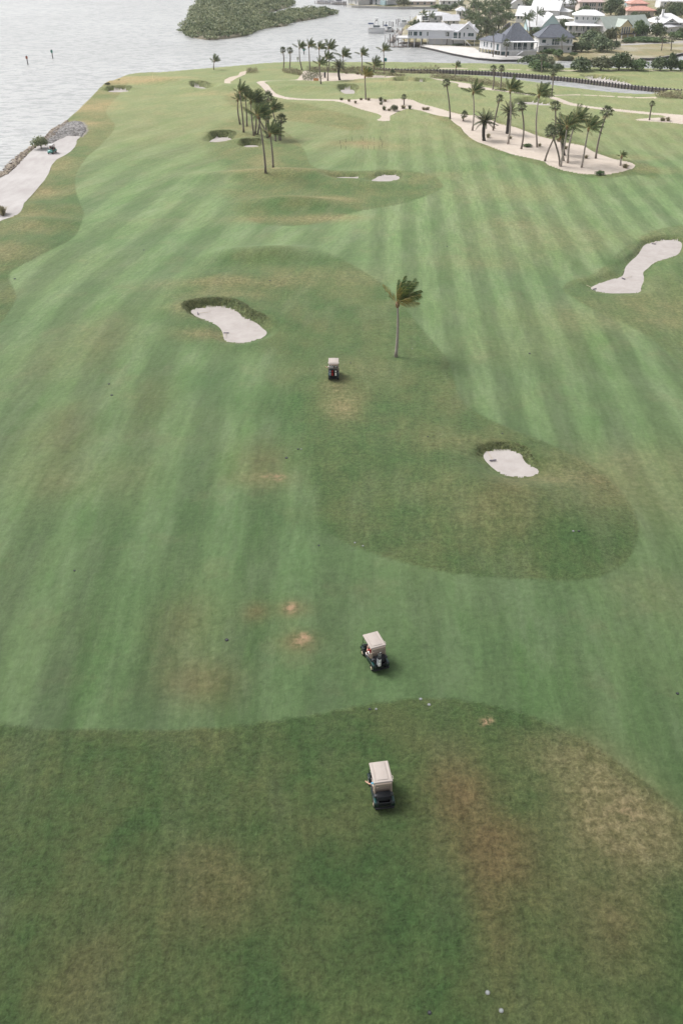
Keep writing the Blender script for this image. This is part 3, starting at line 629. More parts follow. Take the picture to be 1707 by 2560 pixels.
def palm(kind, label, base, hub, size=1.0, group=None, wind=1.0, fronds=None, gold=0.0, name=None, joined=None, bark=None, z0=None, thick=1.0):
    global PALMN
    PALMN += 1; rnd = random.Random(PALMN*13+5)
    B = PT(*base) if z0 is None else Vector((*G(*base, z0), z0))
    dx, dy, dz = ray(*hub); t = B.y/dy; Hb = Vector((dx*t, B.y, CAM_H+dz*t)); v = Hb-B; v.y += rnd.uniform(-.4, .4)*min(1, v.z/6)
    nm = name or {'c': 'coconut_palm', 's': 'fan_palm', 'd': 'date_palm'}[kind]
    r = thing(nm, label, 'palm tree', B, 0, group)
    h = max(v.z, .3); k = rnd.uniform(-.06, .06)*h
    pts = []; rad = []
    r0, r1 = {'c': (.21, .11), 's': (.19, .15), 'd': (.34, .36)}[kind]; r0 *= thick; r1 *= thick
    for i in range(9):
        f = i/8; lean = f**1.35 if kind != 'd' else f
        pts.append((v.x*lean+k*math.sin(math.pi*f), v.y*lean+.5*k*math.sin(math.pi*f), v.z*f-(.1 if i == 0 else 0)))
        rad.append((r0*(1.35 if i == 0 else 1)*(1-f)+r1*f)*(1+0.05*((i*7) % 3-1)))
    MB().tube(pts, rad, 7).obj('trunk', bark or {'c': M_bark, 's': M_bark, 'd': M_bark_dark}[kind], r, smooth=True)
    if kind == 'd': MB().ball(v+Vector((0, 0, -.35)), (.5*thick, .5*thick, .75), 8, 6).obj('boot_jacket', M_bark_dark, r)
    if kind == 'c' and not joined: MB().ball(v+Vector((0, 0, -.12)), (.24, .24, .38), 7, 5).obj('crown_heart', mat('palm_heart', (.22, .14, .08), .9, .3, 9), r)
    if joined:
        o = link('crown', joined[PALMN % len(joined)], None, r, v); s = size; o.scale = (s, s, s)
        o.rotation_euler = (0, 0, rnd.uniform(-.5, .5) if kind == 'c' else rnd.uniform(0, 6)); return r
    n = fronds or {'c': 21, 's': 26, 'd': 38}[kind]
    for d, dn, f in crown_dirs(kind, n, rnd, wind):
        if kind == 'c':
            L_ = 2.45*size*rnd.uniform(.85, 1.1); me = rnd.choice(FR_M if gold else FR_C)
            if gold and (f > 1-gold): me = rnd.choice(FR_G)
            p0 = v+d*.12
        elif kind == 'd': L_ = 2.6*size*rnd.uniform(.85, 1.08); me = rnd.choice(FR_D); p0 = v+d*.15
        else: L_ = 1.45*size*rnd.uniform(.8, 1.1); me = FAN_DRY if f > .88 else FAN; p0 = v+d*.05
        o = link('frond' if kind != 's' else 'fan_leaf', me, None, r); o.matrix_local = Matrix.Translation(p0) @ frame(d, dn) @ Matrix.Scale(L_, 4)
    return r
def joined_crown(kind, size, wind, seed, n=None, m=None):
    rnd = random.Random(seed); bm = bmesh.new()
    for d, dn, f in crown_dirs(kind, n or {'c': 15, 's': 22, 'd': 26}[kind], rnd, wind):
        me = {'c': rnd.choice(FR_C), 'd': rnd.choice(FR_D), 's': FAN}[kind]; L_ = {'c': 2.45, 'd': 2.6, 's': 1.45}[kind]*size*rnd.uniform(.8, 1.1)
        n0 = len(bm.verts); bm.from_mesh(me); bm.verts.ensure_lookup_table()
        bmesh.ops.transform(bm, matrix=Matrix.Translation(d*.1) @ frame(d, dn) @ Matrix.Scale(L_, 4), verts=bm.verts[n0:])
    me = bpy.data.meshes.new('crown'); bm.to_mesh(me); bm.free(); me.materials.append(m or {'c': M_leaf_town, 'd': M_leaf_date, 's': M_leaf_sabal}[kind]); return me
JC = [joined_crown('c', 1, .6, s) for s in (1, 2, 3)]; JS = [joined_crown('s', 1, .1, s) for s in (4, 5)]; JD = joined_crown('d', 1, 0, 6)
g1 = 'coconut palms in the left cluster by the two small bunkers'
palm('c', 'lone golden windblown palm on the rough right of the golf cart', (989,892), (993,757), 1.12, wind=1.35, fronds=20, gold=.45, bark=M_bark_pale, thick=.85)
LC = [('c',(600.5,311),(595,249),.75,'leftmost short dark palm of the left cluster'),('c',(609.5,331),(600,232),1.0,'tallest back palm at the left side of the left cluster'),
 ('c',(617.5,316),(614,243),.9,'palm on a thin trunk third from the left in the left cluster'),('c',(635,339),(627,256),1.0,'palm left of the middle of the left cluster behind the round bunker'),
 ('c',(638,336),(637,248),.95,'dark palm standing close behind the middle of the left cluster'),('s',(644,336),(652,262),1.0,'shaggy palm in the heart of the left cluster'),
 ('c',(669,344),(643,289),.95,'palm whose trunk leans strongly left in the left cluster'),('c',(664,429),(646,292),1.2,'tall pale trunked palm rooted nearest the camera in the left cluster'),
 ('c',(682.7,422),(675,336),1.05,'windblown palm rooted right of the small bunker, second nearest in the left cluster'),('s',(701,351),(703,299),.95,'round headed palm at the right edge of the left cluster'),
 ('c',(689,353),(687,325),.7,'short palm half hidden behind the right side of the left cluster'),('c',(700,350),(680,275),1.0,'palm leaning left in the upper right of the left cluster'),
 ('s',(672,343),(671,243),.95,'straight fan palm at the back right of the left cluster'),('s',(668,345),(667,290),.8,'brownish fan palm in the middle of the leaning trunks of the left cluster')]
for k, b, h, s, lb in LC: palm(k, lb, b, h, s, group='palms of the left cluster')
palm('c', 'solitary small palm at the far water edge of the left fairway', (535,174), (536,153), .85, thick=.8)
FRW = [('s',(709,171),(707,126),.85,'left one of two slender fan palms at the far shore'),('s',(723.5,173),(725,126),.85,'right one of two slender fan palms at the far shore'),
 ('c',(755,175),(748.5,120),1.0,'tall windblown palm leaning left beside the two fan palms at the shore'),('c',(774.5,177),(772,117),1.0,'tall palm right of the leaning palm at the far shore'),
 ('c',(799,184),(797.5,122),1.05,'tall palm above the black post at the sandy waste area'),('c',(822,176),(821,122),1.2,'widest tall palm of the shore row, right of the black post'),
 ('c',(802,210),(799,161),1.0,'palm standing in the grass just in front of the orange mesh'),('c',(819,202),(816,148),1.0,'palm at the sand edge between the black post and the dark date palm'),
 ('c',(858,178),(857,141),1.15,'palm directly behind the dark date palm at the waste area'),('c',(903,188),(904,137),1.0,'palm on a thin trunk left of the golden palm by the canal'),
 ('c',(960,186),(958.6,127),1.0,'tall palm in front of the docks by the canal end'),('c',(934,181),(935,165),1.15,'short full palm behind the start of the timber seawall'),
 ('c',(1137,190),(1140,166),.7,'ragged brownish palm on the canal wall')]
for k, b, h, s, lb in FRW: palm(k, lb, b, h, s, group='palms along the far shore of the course')
palm('d', 'dark date palm on a thick black trunk in the far sand', (849,200), (847,166), .95, thick=.95)
palm('c', 'golden palm blown sideways behind the small round bunker', (914,249), (912,192), 1.05, gold=.7, wind=1.25, fronds=20, group='palms along the far shore of the course')
RC = [('s',(1009.5,262),(1009,243),.62,'small fan palm in the upper waste sand among the tufts'),('s',(1124.6,296),(1115,208),.78,'thin leaning fan palm at the left neck of the sand strip'),
 ('s',(1157,301),(1160,287),.72,'knee high palm bush left of the tall coconut palm'),('c',(1180,326),(1182,232),1.15,'coconut palm at the left end of the sand strip behind the date palm'),
 ('d',(1209,351.5),(1211,304),1.05,'full date palm at the front left edge of the sand strip'),('s',(1232,326),(1248,246),.72,'crooked thin palm behind the date palm in the sand strip'),
 ('c',(1269,360),(1274,228),1.2,'very tall pale trunked coconut palm in front of the shaggy date palm'),('d',(1267,334),(1272,279),.85,'shaggy date palm with brown skirt behind the tall coconut palm'),
 ('s',(1302,372.5),(1303,268),.85,'slender fan palm between the two tallest coconut palms of the sand strip'),('c',(1342,368),(1346,240),1.2,'tall coconut palm in the middle of the sand strip beside the dark low shrub'),
 ('s',(1385,342),(1387,266),.95,'fan palm at the back left of the dense palm group'),('d',(1408,388),(1406,318),1.0,'dark thick trunked date palm in the dense palm group'),
 ('c',(1400,416),(1416,318),1.1,'coconut palm with pale trunk in the front of the dense palm group'),('c',(1418.6,407),(1438,302),1.15,'high coconut palm leaning right out of the dense palm group'),
 ('s',(1398.5,414),(1375,328),1.0,'fan palm with a strongly curved trunk leaning left at the sand front'),('s',(1361,403),(1393,326),.8,'fan palm leaning right across the curved trunk'),
 ('c',(1453,418.6),(1469,322),1.15,'coconut palm leaning right near the tip of the sand strip'),('s',(1488,396),(1517,280),1.0,'fan palm with long slanted trunk at the right end of the sand strip'),
 ('c',(1408,402),(1400,345),.9,'low palm between the trunks of the dense palm group'),('c',(1550,414),(1553,391),.45,'tiny young palm at the tip of the sand strip'),
 ('s',(1622,300),(1629,260),.55,'lone thin fan palm on the small sand patch at the far right')]
for k, b, h, s, lb in RC: palm(k, lb, b, h, s, group='palms on the long sand strip', wind=.85, bark=M_bark_pale if k == 'c' else None)
CN = [('s',(1231,224),(1233,172),.75,'left fan palm of the pair in front of the canal'),('s',(1250,226),(1252,171),.75,'right fan palm of the pair in front of the canal'),
 ('s',(1352,191),(1354,147),.6,'brown thin palm on the grass strip beyond the canal below the mangrove bush'),('s',(1378,237),(1382,182),.85,'fan palm at the fork of the path before the canal')]
for k, b, h, s, lb in CN: palm(k, lb, b, h, s, group='palms by the canal')
# ------------------------------------------------------------------ leaf-card crowns
def card_mesh(name, blobs, per, size, m, seed=1, flat=0.75, zmin=None, raw=False):
    rg = np.random.default_rng(seed); blobs = np.array(blobs, float); nb = len(blobs); n = nb*per
    ctr = np.repeat(blobs[:, :3], per, 0); rad = np.repeat(blobs[:, 3:6], per, 0)
    d = rg.normal(size=(n, 3)); d[:, 2] = d[:, 2]*0.9+0.25; d /= np.linalg.norm(d, axis=1)[:, None]
    lump = 1+0.18*np.sin(d[:, 0]*5+ctr[:, 0])*np.cos(d[:, 1]*5+ctr[:, 1]*2)+0.1*rg.normal(size=n)
    p = ctr+d*rad*(rg.uniform(.55, 1.0, n)**.5*lump)[:, None]
    if zmin is not None: p[:, 2] = np.maximum(p[:, 2], zmin+rg.uniform(0, .3, n))
    nrm = d*0.7+rg.normal(size=(n, 3))*0.55+np.array([0, 0, .25]); nrm /= np.linalg.norm(nrm, axis=1)[:, None]
    t = np.cross(nrm, rg.normal(size=(n, 3))); t /= np.linalg.norm(t, axis=1)[:, None]; b = np.cross(nrm, t)
    s = size*rg.uniform(.6, 1.3, n)[:, None]
    V = np.stack([p-t*s-b*s*flat*.2, p-b*s*flat, p+t*s+b*s*flat*.1, p+b*s*flat], 1).reshape(-1, 3)
    me = bpy.data.meshes.new(name); me.vertices.add(n*4); me.vertices.foreach_set('co', V.astype(np.float32).ravel())
    me.loops.add(n*4); me.loops.foreach_set('vertex_index', np.arange(n*4, dtype=np.int32)); me.polygons.add(n)
    me.polygons.foreach_set('loop_start', (np.arange(n)*4).astype(np.int32)); me.update(); me.validate(); me.materials.append(m); return me
def lumps(seed, n, rx, rz, zc, br):
    r = random.Random(seed); out = []
    for i in range(n):
        a = i*2.4; f = math.sqrt((i+.5)/n); out.append((math.cos(a)*rx*f*r.uniform(.7, 1), math.sin(a)*rx*f*r.uniform(.7, 1), zc+rz*(1-f*f)*r.uniform(.3, 1)+r.uniform(-.1, .1), br*r.uniform(.7, 1.2), br*r.uniform(.7, 1.2), br*r.uniform(.6, 1)))
    return out
BUSH = {}
for nm, mt in (('t', M_leaf_town), ('o', M_leaf_olive), ('b', M_leaf_bright), ('x', M_leaf_bare), ('m', M_leaf_mangrove)):
    BUSH[nm] = [card_mesh('crown', lumps(s, 12, .75, .55, .35, .42), 130, .075, mt, s, zmin=0.0) for s in (1, 2, 3)]
TB = 0
def tree(label, base, wpx, hpx, k='t', cat='tree', name='broadleaf_tree', group=None, trunk=0.0, depth=1.0):
    """crown as wide / high as so many photo pixels at its base"""
    global TB
    TB += 1; B = PT(*base); q = PT(base[0]+wpx/2, base[1]); p0 = PT(base[0]-wpx/2, base[1]); w = (q-p0).length/2
    dx, dy, dz = ray(base[0], base[1]-hpx); h = CAM_H+dz*(B.y/dy)-B.z
    r = thing(name, label, cat, B, 0, group); th = h*trunk
    o = link('crown', BUSH[k][TB % 3], None, r, (0, 0, th*.8)); o.scale = (w*.9, w*.9*depth, max(.3, (h-th*.8)/1.22)); o.rotation_euler = (0, 0, TB*1.3)
    b = MB().tube([(0, 0, -.1), (.05*w, 0, th+h*.25)], [max(.06, .05*h), .03*h], 6); b.tube([(0, 0, th*.6+.1*h), (w*.4, w*.1, th+h*.4)], [.03*h, .012*h], 5); b.tube([(0, 0, th*.6+.08*h), (-w*.4, -w*.1, th+h*.4)], [.03*h, .012*h], 5)
    b.obj('trunk', M_bark, r, smooth=True); return r
# tufts of ornamental grass
def tuft_mesh(n, seed, m, spread=.55, up=1.0, w=.03):
    r = random.Random(seed); b = MB()
    for i in range(n):
        a = r.uniform(0, 6.28); s = r.uniform(.05, spread); h = up*r.uniform(.55, 1); p = Vector((math.cos(a)*s*.3, math.sin(a)*s*.3, 0)); q = Vector((math.cos(a)*s, math.sin(a)*s, h*.75)); e = Vector((math.cos(a)*s*1.5, math.sin(a)*s*1.5, h*r.uniform(.7, 1)))
        t = Vector((-math.sin(a), math.cos(a), 0))*w; b.add([p-t, p+t, q+t, e, q-t], [(0, 1, 2, 4), (4, 2, 3)])
    me = b.mesh('blades'); me.materials.append(m); return me
TU = [tuft_mesh(46, s, M_tuft) for s in (1, 2)]; TUG = [tuft_mesh(46, s, M_leaf_olive) for s in (3, 4)]
TUFTS = [(853,251,1,'g','dark grass tuft at the left end of the waste sand'),(873,254,1,'t','pale grass tuft second from the left in the upper waste sand'),(889,258,1,'t','pale grass tuft just in front of its row in the upper waste sand'),
 (903,250,.9,'t','small grass tuft left of the golden palm trunk'),(920,251,1.1,'t','grass tuft right beside the golden palm trunk'),(950,253,1.6,'g','large olive grass tuft in the middle of the waste sand'),(962,254,1,'t','grass tuft at the right flank of the large olive tuft'),(953,262,1.1,'g','grass tuft below the large olive tuft'),
 (960.5,275,1.4,'g','round grass tuft near the spout of the waste sand'),(973,277,.9,'t','small grass tuft right of the round tuft by the spout'),(1007,271,1.3,'t','grass tuft at the foot of the small fan palm'),(1023,272,1.3,'g','dark grass tuft right of the small fan palm'),
 (1058,275,1.1,'t','left tuft of the close pair in the sand neck'),(1068,275,1.2,'t','right tuft of the close pair in the sand neck'),(1221,344,1.3,'t','tan tuft right of the full date palm'),(1234,321,.9,'t','small tan tuft behind the full date palm'),(1273,347,1.1,'t','dry tuft at the foot of the shaggy date palm'),
 (1347,366,1.0,'t','tan tuft right of the tall middle coconut palm'),(1394,354,1.2,'t','tan tuft behind the dense palm group'),(1412,373,1.1,'t','tan tuft at the trunks of the dense palm group'),(1465,396,1.0,'t','small tan tuft in the open sand near the tip'),(1563,420,1.3,'t','tan tuft at the tip of the sand strip'),
 (1655,302,1.3,'t','left tan tuft on the small sand patch at the right'),(1667,302,1.4,'t','right tan tuft on the small sand patch at the right'),(4,537,2.2,'t','dry bush on the beach at the left edge'),(893,186,1.3,'t','round tuft in the far sand left of the golden palm'),(866,184,1.2,'t','tan tuft right of the dark date palm'),(939,184,1.0,'t','small tuft right of the golden palm at the far sand')]
for i, (x, y, s, k, lb) in enumerate(TUFTS):
    B = PT(x, y); r = thing('grass_tuft', lb, 'grass tuft', B, i, 'grass tufts planted in the sand'); s *= .78
    for q, c in enumerate(((0, 0), (.3, .12), (-.25, .2))): o = link('blades', (TU if k == 't' else TUG)[(i+q) % 2], None, r, (c[0]*s, c[1]*s, 0)); o.scale = (s, s, s*.95)
SHR = [(1317,367,28,9,'b','low dark green shrub in the middle of the sand strip'),(1498,437,30,12,'b','low dark green shrub at the tip of the sand strip'),(985,277,24,18,'o','small round tree in the waste sand right of the large tuft')]
for x, y, w, h, k, lb in SHR: tree(lb, (x, y), w, h, k, 'shrub', 'low_shrub')
# hedges of ornamental grass: countless blades
def hedge(lines, nm, label, m, h=.9, wid=1.2, dens=2.2):
    r = random.Random(len(lines)); blobs = []
    for ln in lines:
        for p, a in walk(ln, 0, 0.75):
            for s in (-.35, .35): blobs.append((p.x+r.uniform(-.3, .3), p.y+s*wid+r.uniform(-.3, .3), .35+r.uniform(-.1, .3), .55, .55, h*r.uniform(.6, 1.1)))
    b = np.array(blobs); z = heights(b[:, 0], b[:, 1]); b[:, 2] += np.maximum(z, WATER)
    o = link(nm, card_mesh(nm, b, 34, .20, m, 5, flat=.3)); tag(o, label, 'hedge', kind='stuff')
hedge([[(707,178),(730,181),(757,186)],[(715,182),(752,188)]], 'grass_hedge', 'band of tan ornamental grass left of the far sandy path', M_tuft)
hedge([[(762,192),(780,191),(803,190)],[(760,198),(782,198),(804,197)],[(762,203),(780,204)],[(765,187),(800,186)]], 'grass_hedge', 'clump of ornamental grass beside the orange mesh', M_leaf_olive, 1.1)
hedge([[(780,178),(830,180),(900,178)],[(770,175),(850,177),(880,175)],[(855,182),(930,184)]], 'grass_hedge', 'loose grassy planting behind the far sand and palms', M_tuft, .8)
hedge([[(878,173),(960,174),(1020,174),(1096,174)],[(905,176),(964,176),(1030,176.5),(1094,176)]], 'grass_hedge', 'row of tufted grass on top of the timber seawall', M_tuft, .8)
hedge([[(1076,194),(1110,197),(1150,203),(1200,210),(1265,220)],[(1090,192),(1140,199),(1200,206),(1262,215)]], 'grass_hedge', 'long tan grass hedge between the path and the canal', M_tuft, 1.0)
hedge([[(617,182),(643,182)],[(620,178),(640,178)]], 'grass_hedge', 'small pale grass clump beside the short upper path', M_tuft, .6)
hedge([[(1645,243),(1675,242),(1707,239)],[(1640,240),(1707,235)],[(1660,246),(1707,243)]], 'grass_hedge', 'grass planting on the dam at the right end of the canal', M_tuft, .8)
hedge([[(985,190),(1010,191)],[(940,187),(985,189)]], 'grass_hedge', 'low grass clumps at the left tip of the canal', M_tuft, .6)
# ------------------------------------------------------------------ mangrove islands and shore bushes
def inside_pts(P, step, inset, seed):
    rg = np.random.default_rng(seed); lo, hi = P.min(0), P.max(0)
    x, y = np.meshgrid(np.arange(lo[0], hi[0], step), np.arange(lo[1], hi[1], step)); x = x.ravel()+rg.uniform(-.45, .45, x.size)*step; y = y.ravel()+rg.uniform(-.45, .45, y.size)*step
    s, _, _ = sdf_poly(P, x, y); m = s < -inset; return x[m], y[m], -s[m]
def mangrove(P, nm, label, hmax, seed, step=4.3):
    x, y, dd = inside_pts(P, step, 0.4, seed); rg = np.random.default_rng(seed)
    h = hmax*(0.55+0.45*np.clip(dd/10, 0, 1))*rg.uniform(.5, 1.35, len(x)); r = step*rg.uniform(.42, .95, len(x))
    o = link(nm, card_mesh(nm, np.stack([x, y, h*.45-.6, r, r, h*.55], 1), 190, .36, M_leaf_mangrove, seed, zmin=WATER)); tag(o, label, 'mangroves', kind='stuff')
mangrove(LAND[2], 'mangrove_thicket', 'dense mangrove thicket covering the big island at the top', 3.1, 11)
mangrove(LAND[3], 'mangrove_thicket', 'low mangrove spit reaching right from the island', 2.3, 12)
for k, (x, y, w, h, t, lb) in enumerate([(1345,176,89,31,'b','left mangrove bush on the grass strip at the inlet'),(1340,163,78,31,'t','taller mangrove bush behind the left one at the inlet'),(1372,166,54,24,'o','olive bush in the water right of the mangrove pair'),(1392,177,45,21,'t','small dark bush at the shoreline gap'),
  (1450,177,89,38,'t','first big rounded bush from the left behind the far green'),(1500,176,83,43,'o','second rounded bush behind the far green'),(1545,175,81,52,'t','tallest pointed bush in the row behind the far green'),(1592,176,81,33,'b','fourth lighter bush in the row behind the far green'),
  (1648,176,70,40,'t','bush right of the water gap behind the far green'),(1676,176,43,52,'t','pointed cypress like bush right of the water gap'),(1700,177,54,31,'b','bush behind the far green at the right edge')]):
    tree(lb, (x, y), w, h, t, 'bush', 'shore_bush', 'bushes along the inlet', depth=.7)
tree('open leafed sea grape tree on the rocks above the parked cart', (104,372), 52, 36, 'm', 'tree', 'shore_tree', trunk=.15)
tree('small dark shrub at the shore left of the far palms', (270,212), 16, 7, 'o', 'shrub', 'shore_shrub'); tree('tiny dark shrub at the far left shoreline', (298,202), 8, 4, 't', 'shrub', 'shore_shrub')
tree('low dark shrub behind the shore palms', (788,174), 13, 9, 't', 'shrub', 'shore_shrub'); tree('small dark shrub at the left end of the canal', (980,187), 16, 15, 't', 'shrub', 'shore_shrub')
# ------------------------------------------------------------------ rocks
def rock_mesh(seed):
    r = random.Random(seed); b = MB().ball((0, 0, .1), .5, 6, 4); b.v = [(x*r.uniform(.75, 1.25), y*r.uniform(.75, 1.25), z*r.uniform(.6, 1.0)) for x, y, z in b.v]; return b
def rocks(nm, label, P, n, size, m, seed):
    lo, hi = P.min(0), P.max(0); r = random.Random(seed); b = MB(); pts = []
    while len(pts) < n: pts.append((r.uniform(lo[0], hi[0]), r.uniform(lo[1], hi[1])))
    a = np.array(pts); s, _, _ = sdf_poly(P, a[:, 0], a[:, 1]); a = a[s < 0]; z = heights(a[:, 0], a[:, 1])
    for (x, y), zz in zip(a, z):
        k = size*r.uniform(.5, 1.5); q = rock_mesh(r.randint(0, 9999)); an = r.uniform(0, 6); c, s_ = math.cos(an), math.sin(an)
        b.add([(x+(vx*c-vy*s_)*k, y+(vx*s_+vy*c)*k, max(zz, WATER-.1)+vz*k*.8) for vx, vy, vz in q.v], q.f)
    o = b.obj(nm, m); tag(o, label, 'rocks', kind='stuff')
M_rip = leafmat('riprap_stone', (0.20, 0.19, 0.185), (0.46, 0.44, 0.43), scale=1.0)
M_brn = leafmat('shore_stone', (0.10, 0.075, 0.055), (0.44, 0.37, 0.29), scale=.6)
rocks('riprap', 'patch of grey riprap stones between the beach and the grass', RIPRAP, 3600, .34, M_rip, 4)
SH = [(-90,508),(-40,470),(0,448),(30,422),(50,398),(70,384),(92,371),(124,352),(142,333),(160,312)]
shore = band([(a, b) for a, b in SH], [3.2]*7+[3.0, 3, 2.5], WATER)
rocks('shore_rocks', 'line of broken brown rocks between the beach and the sea', shore, 5200, .40, M_brn, 6)
bm_ = [rock_mesh(s).mesh('boulder') for s in range(4)]
for k in range(34):
    f = k/33*(len(SH)-2); i = int(f); f -= i; a = (SH[i][0]*(1-f)+SH[i+1][0]*f+RNG.uniform(-3, 6), SH[i][1]*(1-f)+SH[i+1][1]*f+RNG.uniform(-4, 3))
    p = Vector((*G(a[0], a[1], WATER), WATER)); o = link('boulder', bm_[k % 4], M_brn, None, p+Vector((0, 0, .35))); s = RNG.uniform(.7, 1.2); o.scale = (s, s*.8, s*.8); o.rotation_euler = (0, 0, k)
    tag(o, 'large brown boulder in the rock line between beach and sea', 'boulder', 'boulders along the beach')
# long grass standing on the bunker banks
def bank_grass():
    rg = np.random.default_rng(3); bl = []
    for j, (P, d, b) in enumerate(BP[:8]):
        n = [2600, 900, 500, 700, 600, 400, 500, 400][j]; lo, hi = P.min(0)-1.8, P.max(0)+1.8; x = rg.uniform(lo[0], hi[0], n*6); y = rg.uniform(lo[1], hi[1], n*6)
        s, _, _ = sdf_poly(P, x, y); c = P.mean(0); ry = (P[:, 1].max()-P[:, 1].min())/2+.4; rx = (P[:, 0].max()-P[:, 0].min())/2+.4
        far = ((y-c[1])/ry+.3*(x-c[0])/rx) > .2+rg.uniform(-.2, .2, n*6); m = (s > .02) & (s < 1.15*min(1, (d+b)/.8)) & far; x, y = x[m][:n], y[m][:n]
        z = heights(x, y); bl += [(a, q, w, .10, .10, .10) for a, q, w in zip(x, y, z)]
    return bl
o = link('bank_grass', card_mesh('bank_grass', bank_grass(), 9, .055, M_bank, 8, flat=.3)); tag(o, 'long dull grass standing on the steep bunker banks', 'grass', kind='stuff')

# ------------------------------------------------------------------ buildings
def hh(bx, by, ty):
    B = PT(bx, by); dx, dy, dz = ray(bx, ty); return CAM_H+dz*(B.y/dy)-B.z
class House:
    def __init__(s, label, FL, FR, name='house', cat='house', z=None):
        s.A = PT(*FL); s.B = PT(*FR); s.A.z = s.B.z = (0.0 if z is None else z); d = s.B-s.A; s.W = d.length
        s.r = thing(name, label, cat, s.A, math.atan2(d.y, d.x))
    def part(s, name, mb, m, parent=None, bevel=0): return mb.obj(name, m, parent or s.r, bevel=bevel)
    def wall(s, x0, y0, w, d, z0, z1, m, bands=None):
        s.part('wall', MB().box((x0+w/2, y0+d/2, (z0+z1)/2), (w, d, z1-z0)), m)
        b = MB()
        for k in range(1, int((z1-z0)/.45)): b.box((x0+w/2, y0-.015, z0+k*.45), (w, .03, .03))   # siding laps
        if len(b.f): s.part('siding', b, m)
    def hip(s, x0, y0, w, d, z, rise, m, oh=.6, ridge=None):
        x0 -= oh; y0 -= oh; w += 2*oh; d += 2*oh; r = min(w, d)/2 if ridge is None else ridge; e = .16
        v = [(x0, y0, z), (x0+w, y0, z), (x0+w, y0+d, z), (x0, y0+d, z), (x0, y0, z+e), (x0+w, y0, z+e), (x0+w, y0+d, z+e), (x0, y0+d, z+e)]
        if w >= d: v += [(x0+r, y0+d/2, z+rise), (x0+w-r, y0+d/2, z+rise)]; f = [(4, 5, 9, 8), (5, 6, 9), (6, 7, 8, 9), (7, 4, 8)]
        else: v += [(x0+w/2, y0+r, z+rise), (x0+w/2, y0+d-r, z+rise)]; f = [(4, 5, 8), (5, 6, 9, 8), (6, 7, 9), (7, 4, 8, 9)]
        o = s.part('roof', MB().add(v, f+[(3, 2, 1, 0), (0, 1, 5, 4), (1, 2, 6, 5), (2, 3, 7, 6), (3, 0, 4, 7)]), m)
        c = MB()
        for a, q in (((4, 8), (5, 9), (6, 9), (7, 8), (8, 9)) if w >= d else ((4, 8), (5, 8), (6, 9), (7, 9), (8, 9))): c.tube([v[a], v[q]], .09, 4)
        link('ridge_cap', c.mesh('ridge_cap'), m, o); return o
    def gable(s, x0, y0, w, d, z, rise, m, wm, axis='x', oh=.5, wall=True):
        if wall:
            if axis == 'x': s.part('gable_wall', MB().prism([(y0+.05, z), (y0+d-.05, z), (y0+d/2, z+rise-.1)], x0+.02, x0+w-.02, 'x'), wm)
            else: s.part('gable_wall', MB().prism([(x0+.05, z), (x0+w-.05, z), (x0+w/2, z+rise-.1)], y0+.02, y0+d-.02, 'y'), wm)
        t = .14; k = rise/((d if axis == 'x' else w)/2)
        if axis == 'x': s.part('roof', MB().prism([(y0-oh, z-oh*k), (y0+d/2, z+rise), (y0+d+oh, z-oh*k), (y0+d+oh, z-oh*k+t), (y0+d/2, z+rise+t), (y0-oh, z-oh*k+t)], x0-oh, x0+w+oh, 'x'), m)
        else: s.part('roof', MB().prism([(x0-oh, z-oh*k), (x0+w/2, z+rise), (x0+w+oh, z-oh*k), (x0+w+oh, z-oh*k+t), (x0+w/2, z+rise+t), (x0-oh, z-oh*k+t)], y0-oh, y0+d+oh, 'y'), m)
    def win(s, x, z, w=1.1, h=1.3, y=0.0, face='f', name='window', gm=None):
        t = .12; fr = MB()
        def bx(b, cx, cz, a, c, dep, off):
            if face == 'f': b.box((cx, y-off, cz), (a, dep, c))
            elif face == 'l': b.box((x-off, y+cx, cz), (dep, a, c))
            else: b.box((x+off, y+cx, cz), (dep, a, c))
        cx = x if face == 'f' else 0.0
        bx(fr, cx-w/2, z, t, h+2*t, .14, .05); bx(fr, cx+w/2, z, t, h+2*t, .14, .05); bx(fr, cx, z-h/2-t/2, w-t, t, .14, .05); bx(fr, cx, z+h/2+t/2, w-t, t, .14, .05)
        if w > 1.6: bx(fr, cx, z, .07, h, .12, .05)
        o = s.part(name, fr, M_white); g = MB(); bx(g, cx, z, w-t, h, .05, .03); link('pane', g.mesh('pane'), gm or M_glass, o)
    def posts(s, xs, y, z0, z1, t, m, name='post'):
        for x in xs: s.part(name, MB().box((x, y, (z0+z1)/2), (t, t, z1-z0)), m)
    def rail(s, x0, x1, y, z, m=None, h=1.0, y1=None):
        b = MB(); y1 = y if y1 is None else y1; n = max(2, int(math.hypot(x1-x0, y1-y)/.35))
        b.tube([(x0, y, z+h), (x1, y1, z+h)], .045, 4); b.tube([(x0, y, z+.12), (x1, y1, z+.12)], .03, 4)
        for i in range(n+1): f = i/n; b.tube([(x0+(x1-x0)*f, y+(y1-y)*f, z), (x0+(x1-x0)*f, y+(y1-y)*f, z+h)], .022, 3, False)
        s.part('railing', b, m or M_white)
    def slab(s, x0, y0, w, d, z, m, t=.22, name='deck'): s.part(name, MB().box((x0+w/2, y0+d/2, z-t/2), (w, d, t)), m)
    def chimney(s, x, y, z0, z1, m): s.part('chimney', MB().box((x, y, (z0+z1)/2), (.9, .9, z1-z0)).box((x, y, z1+.06), (1.1, 1.1, .12)), m)
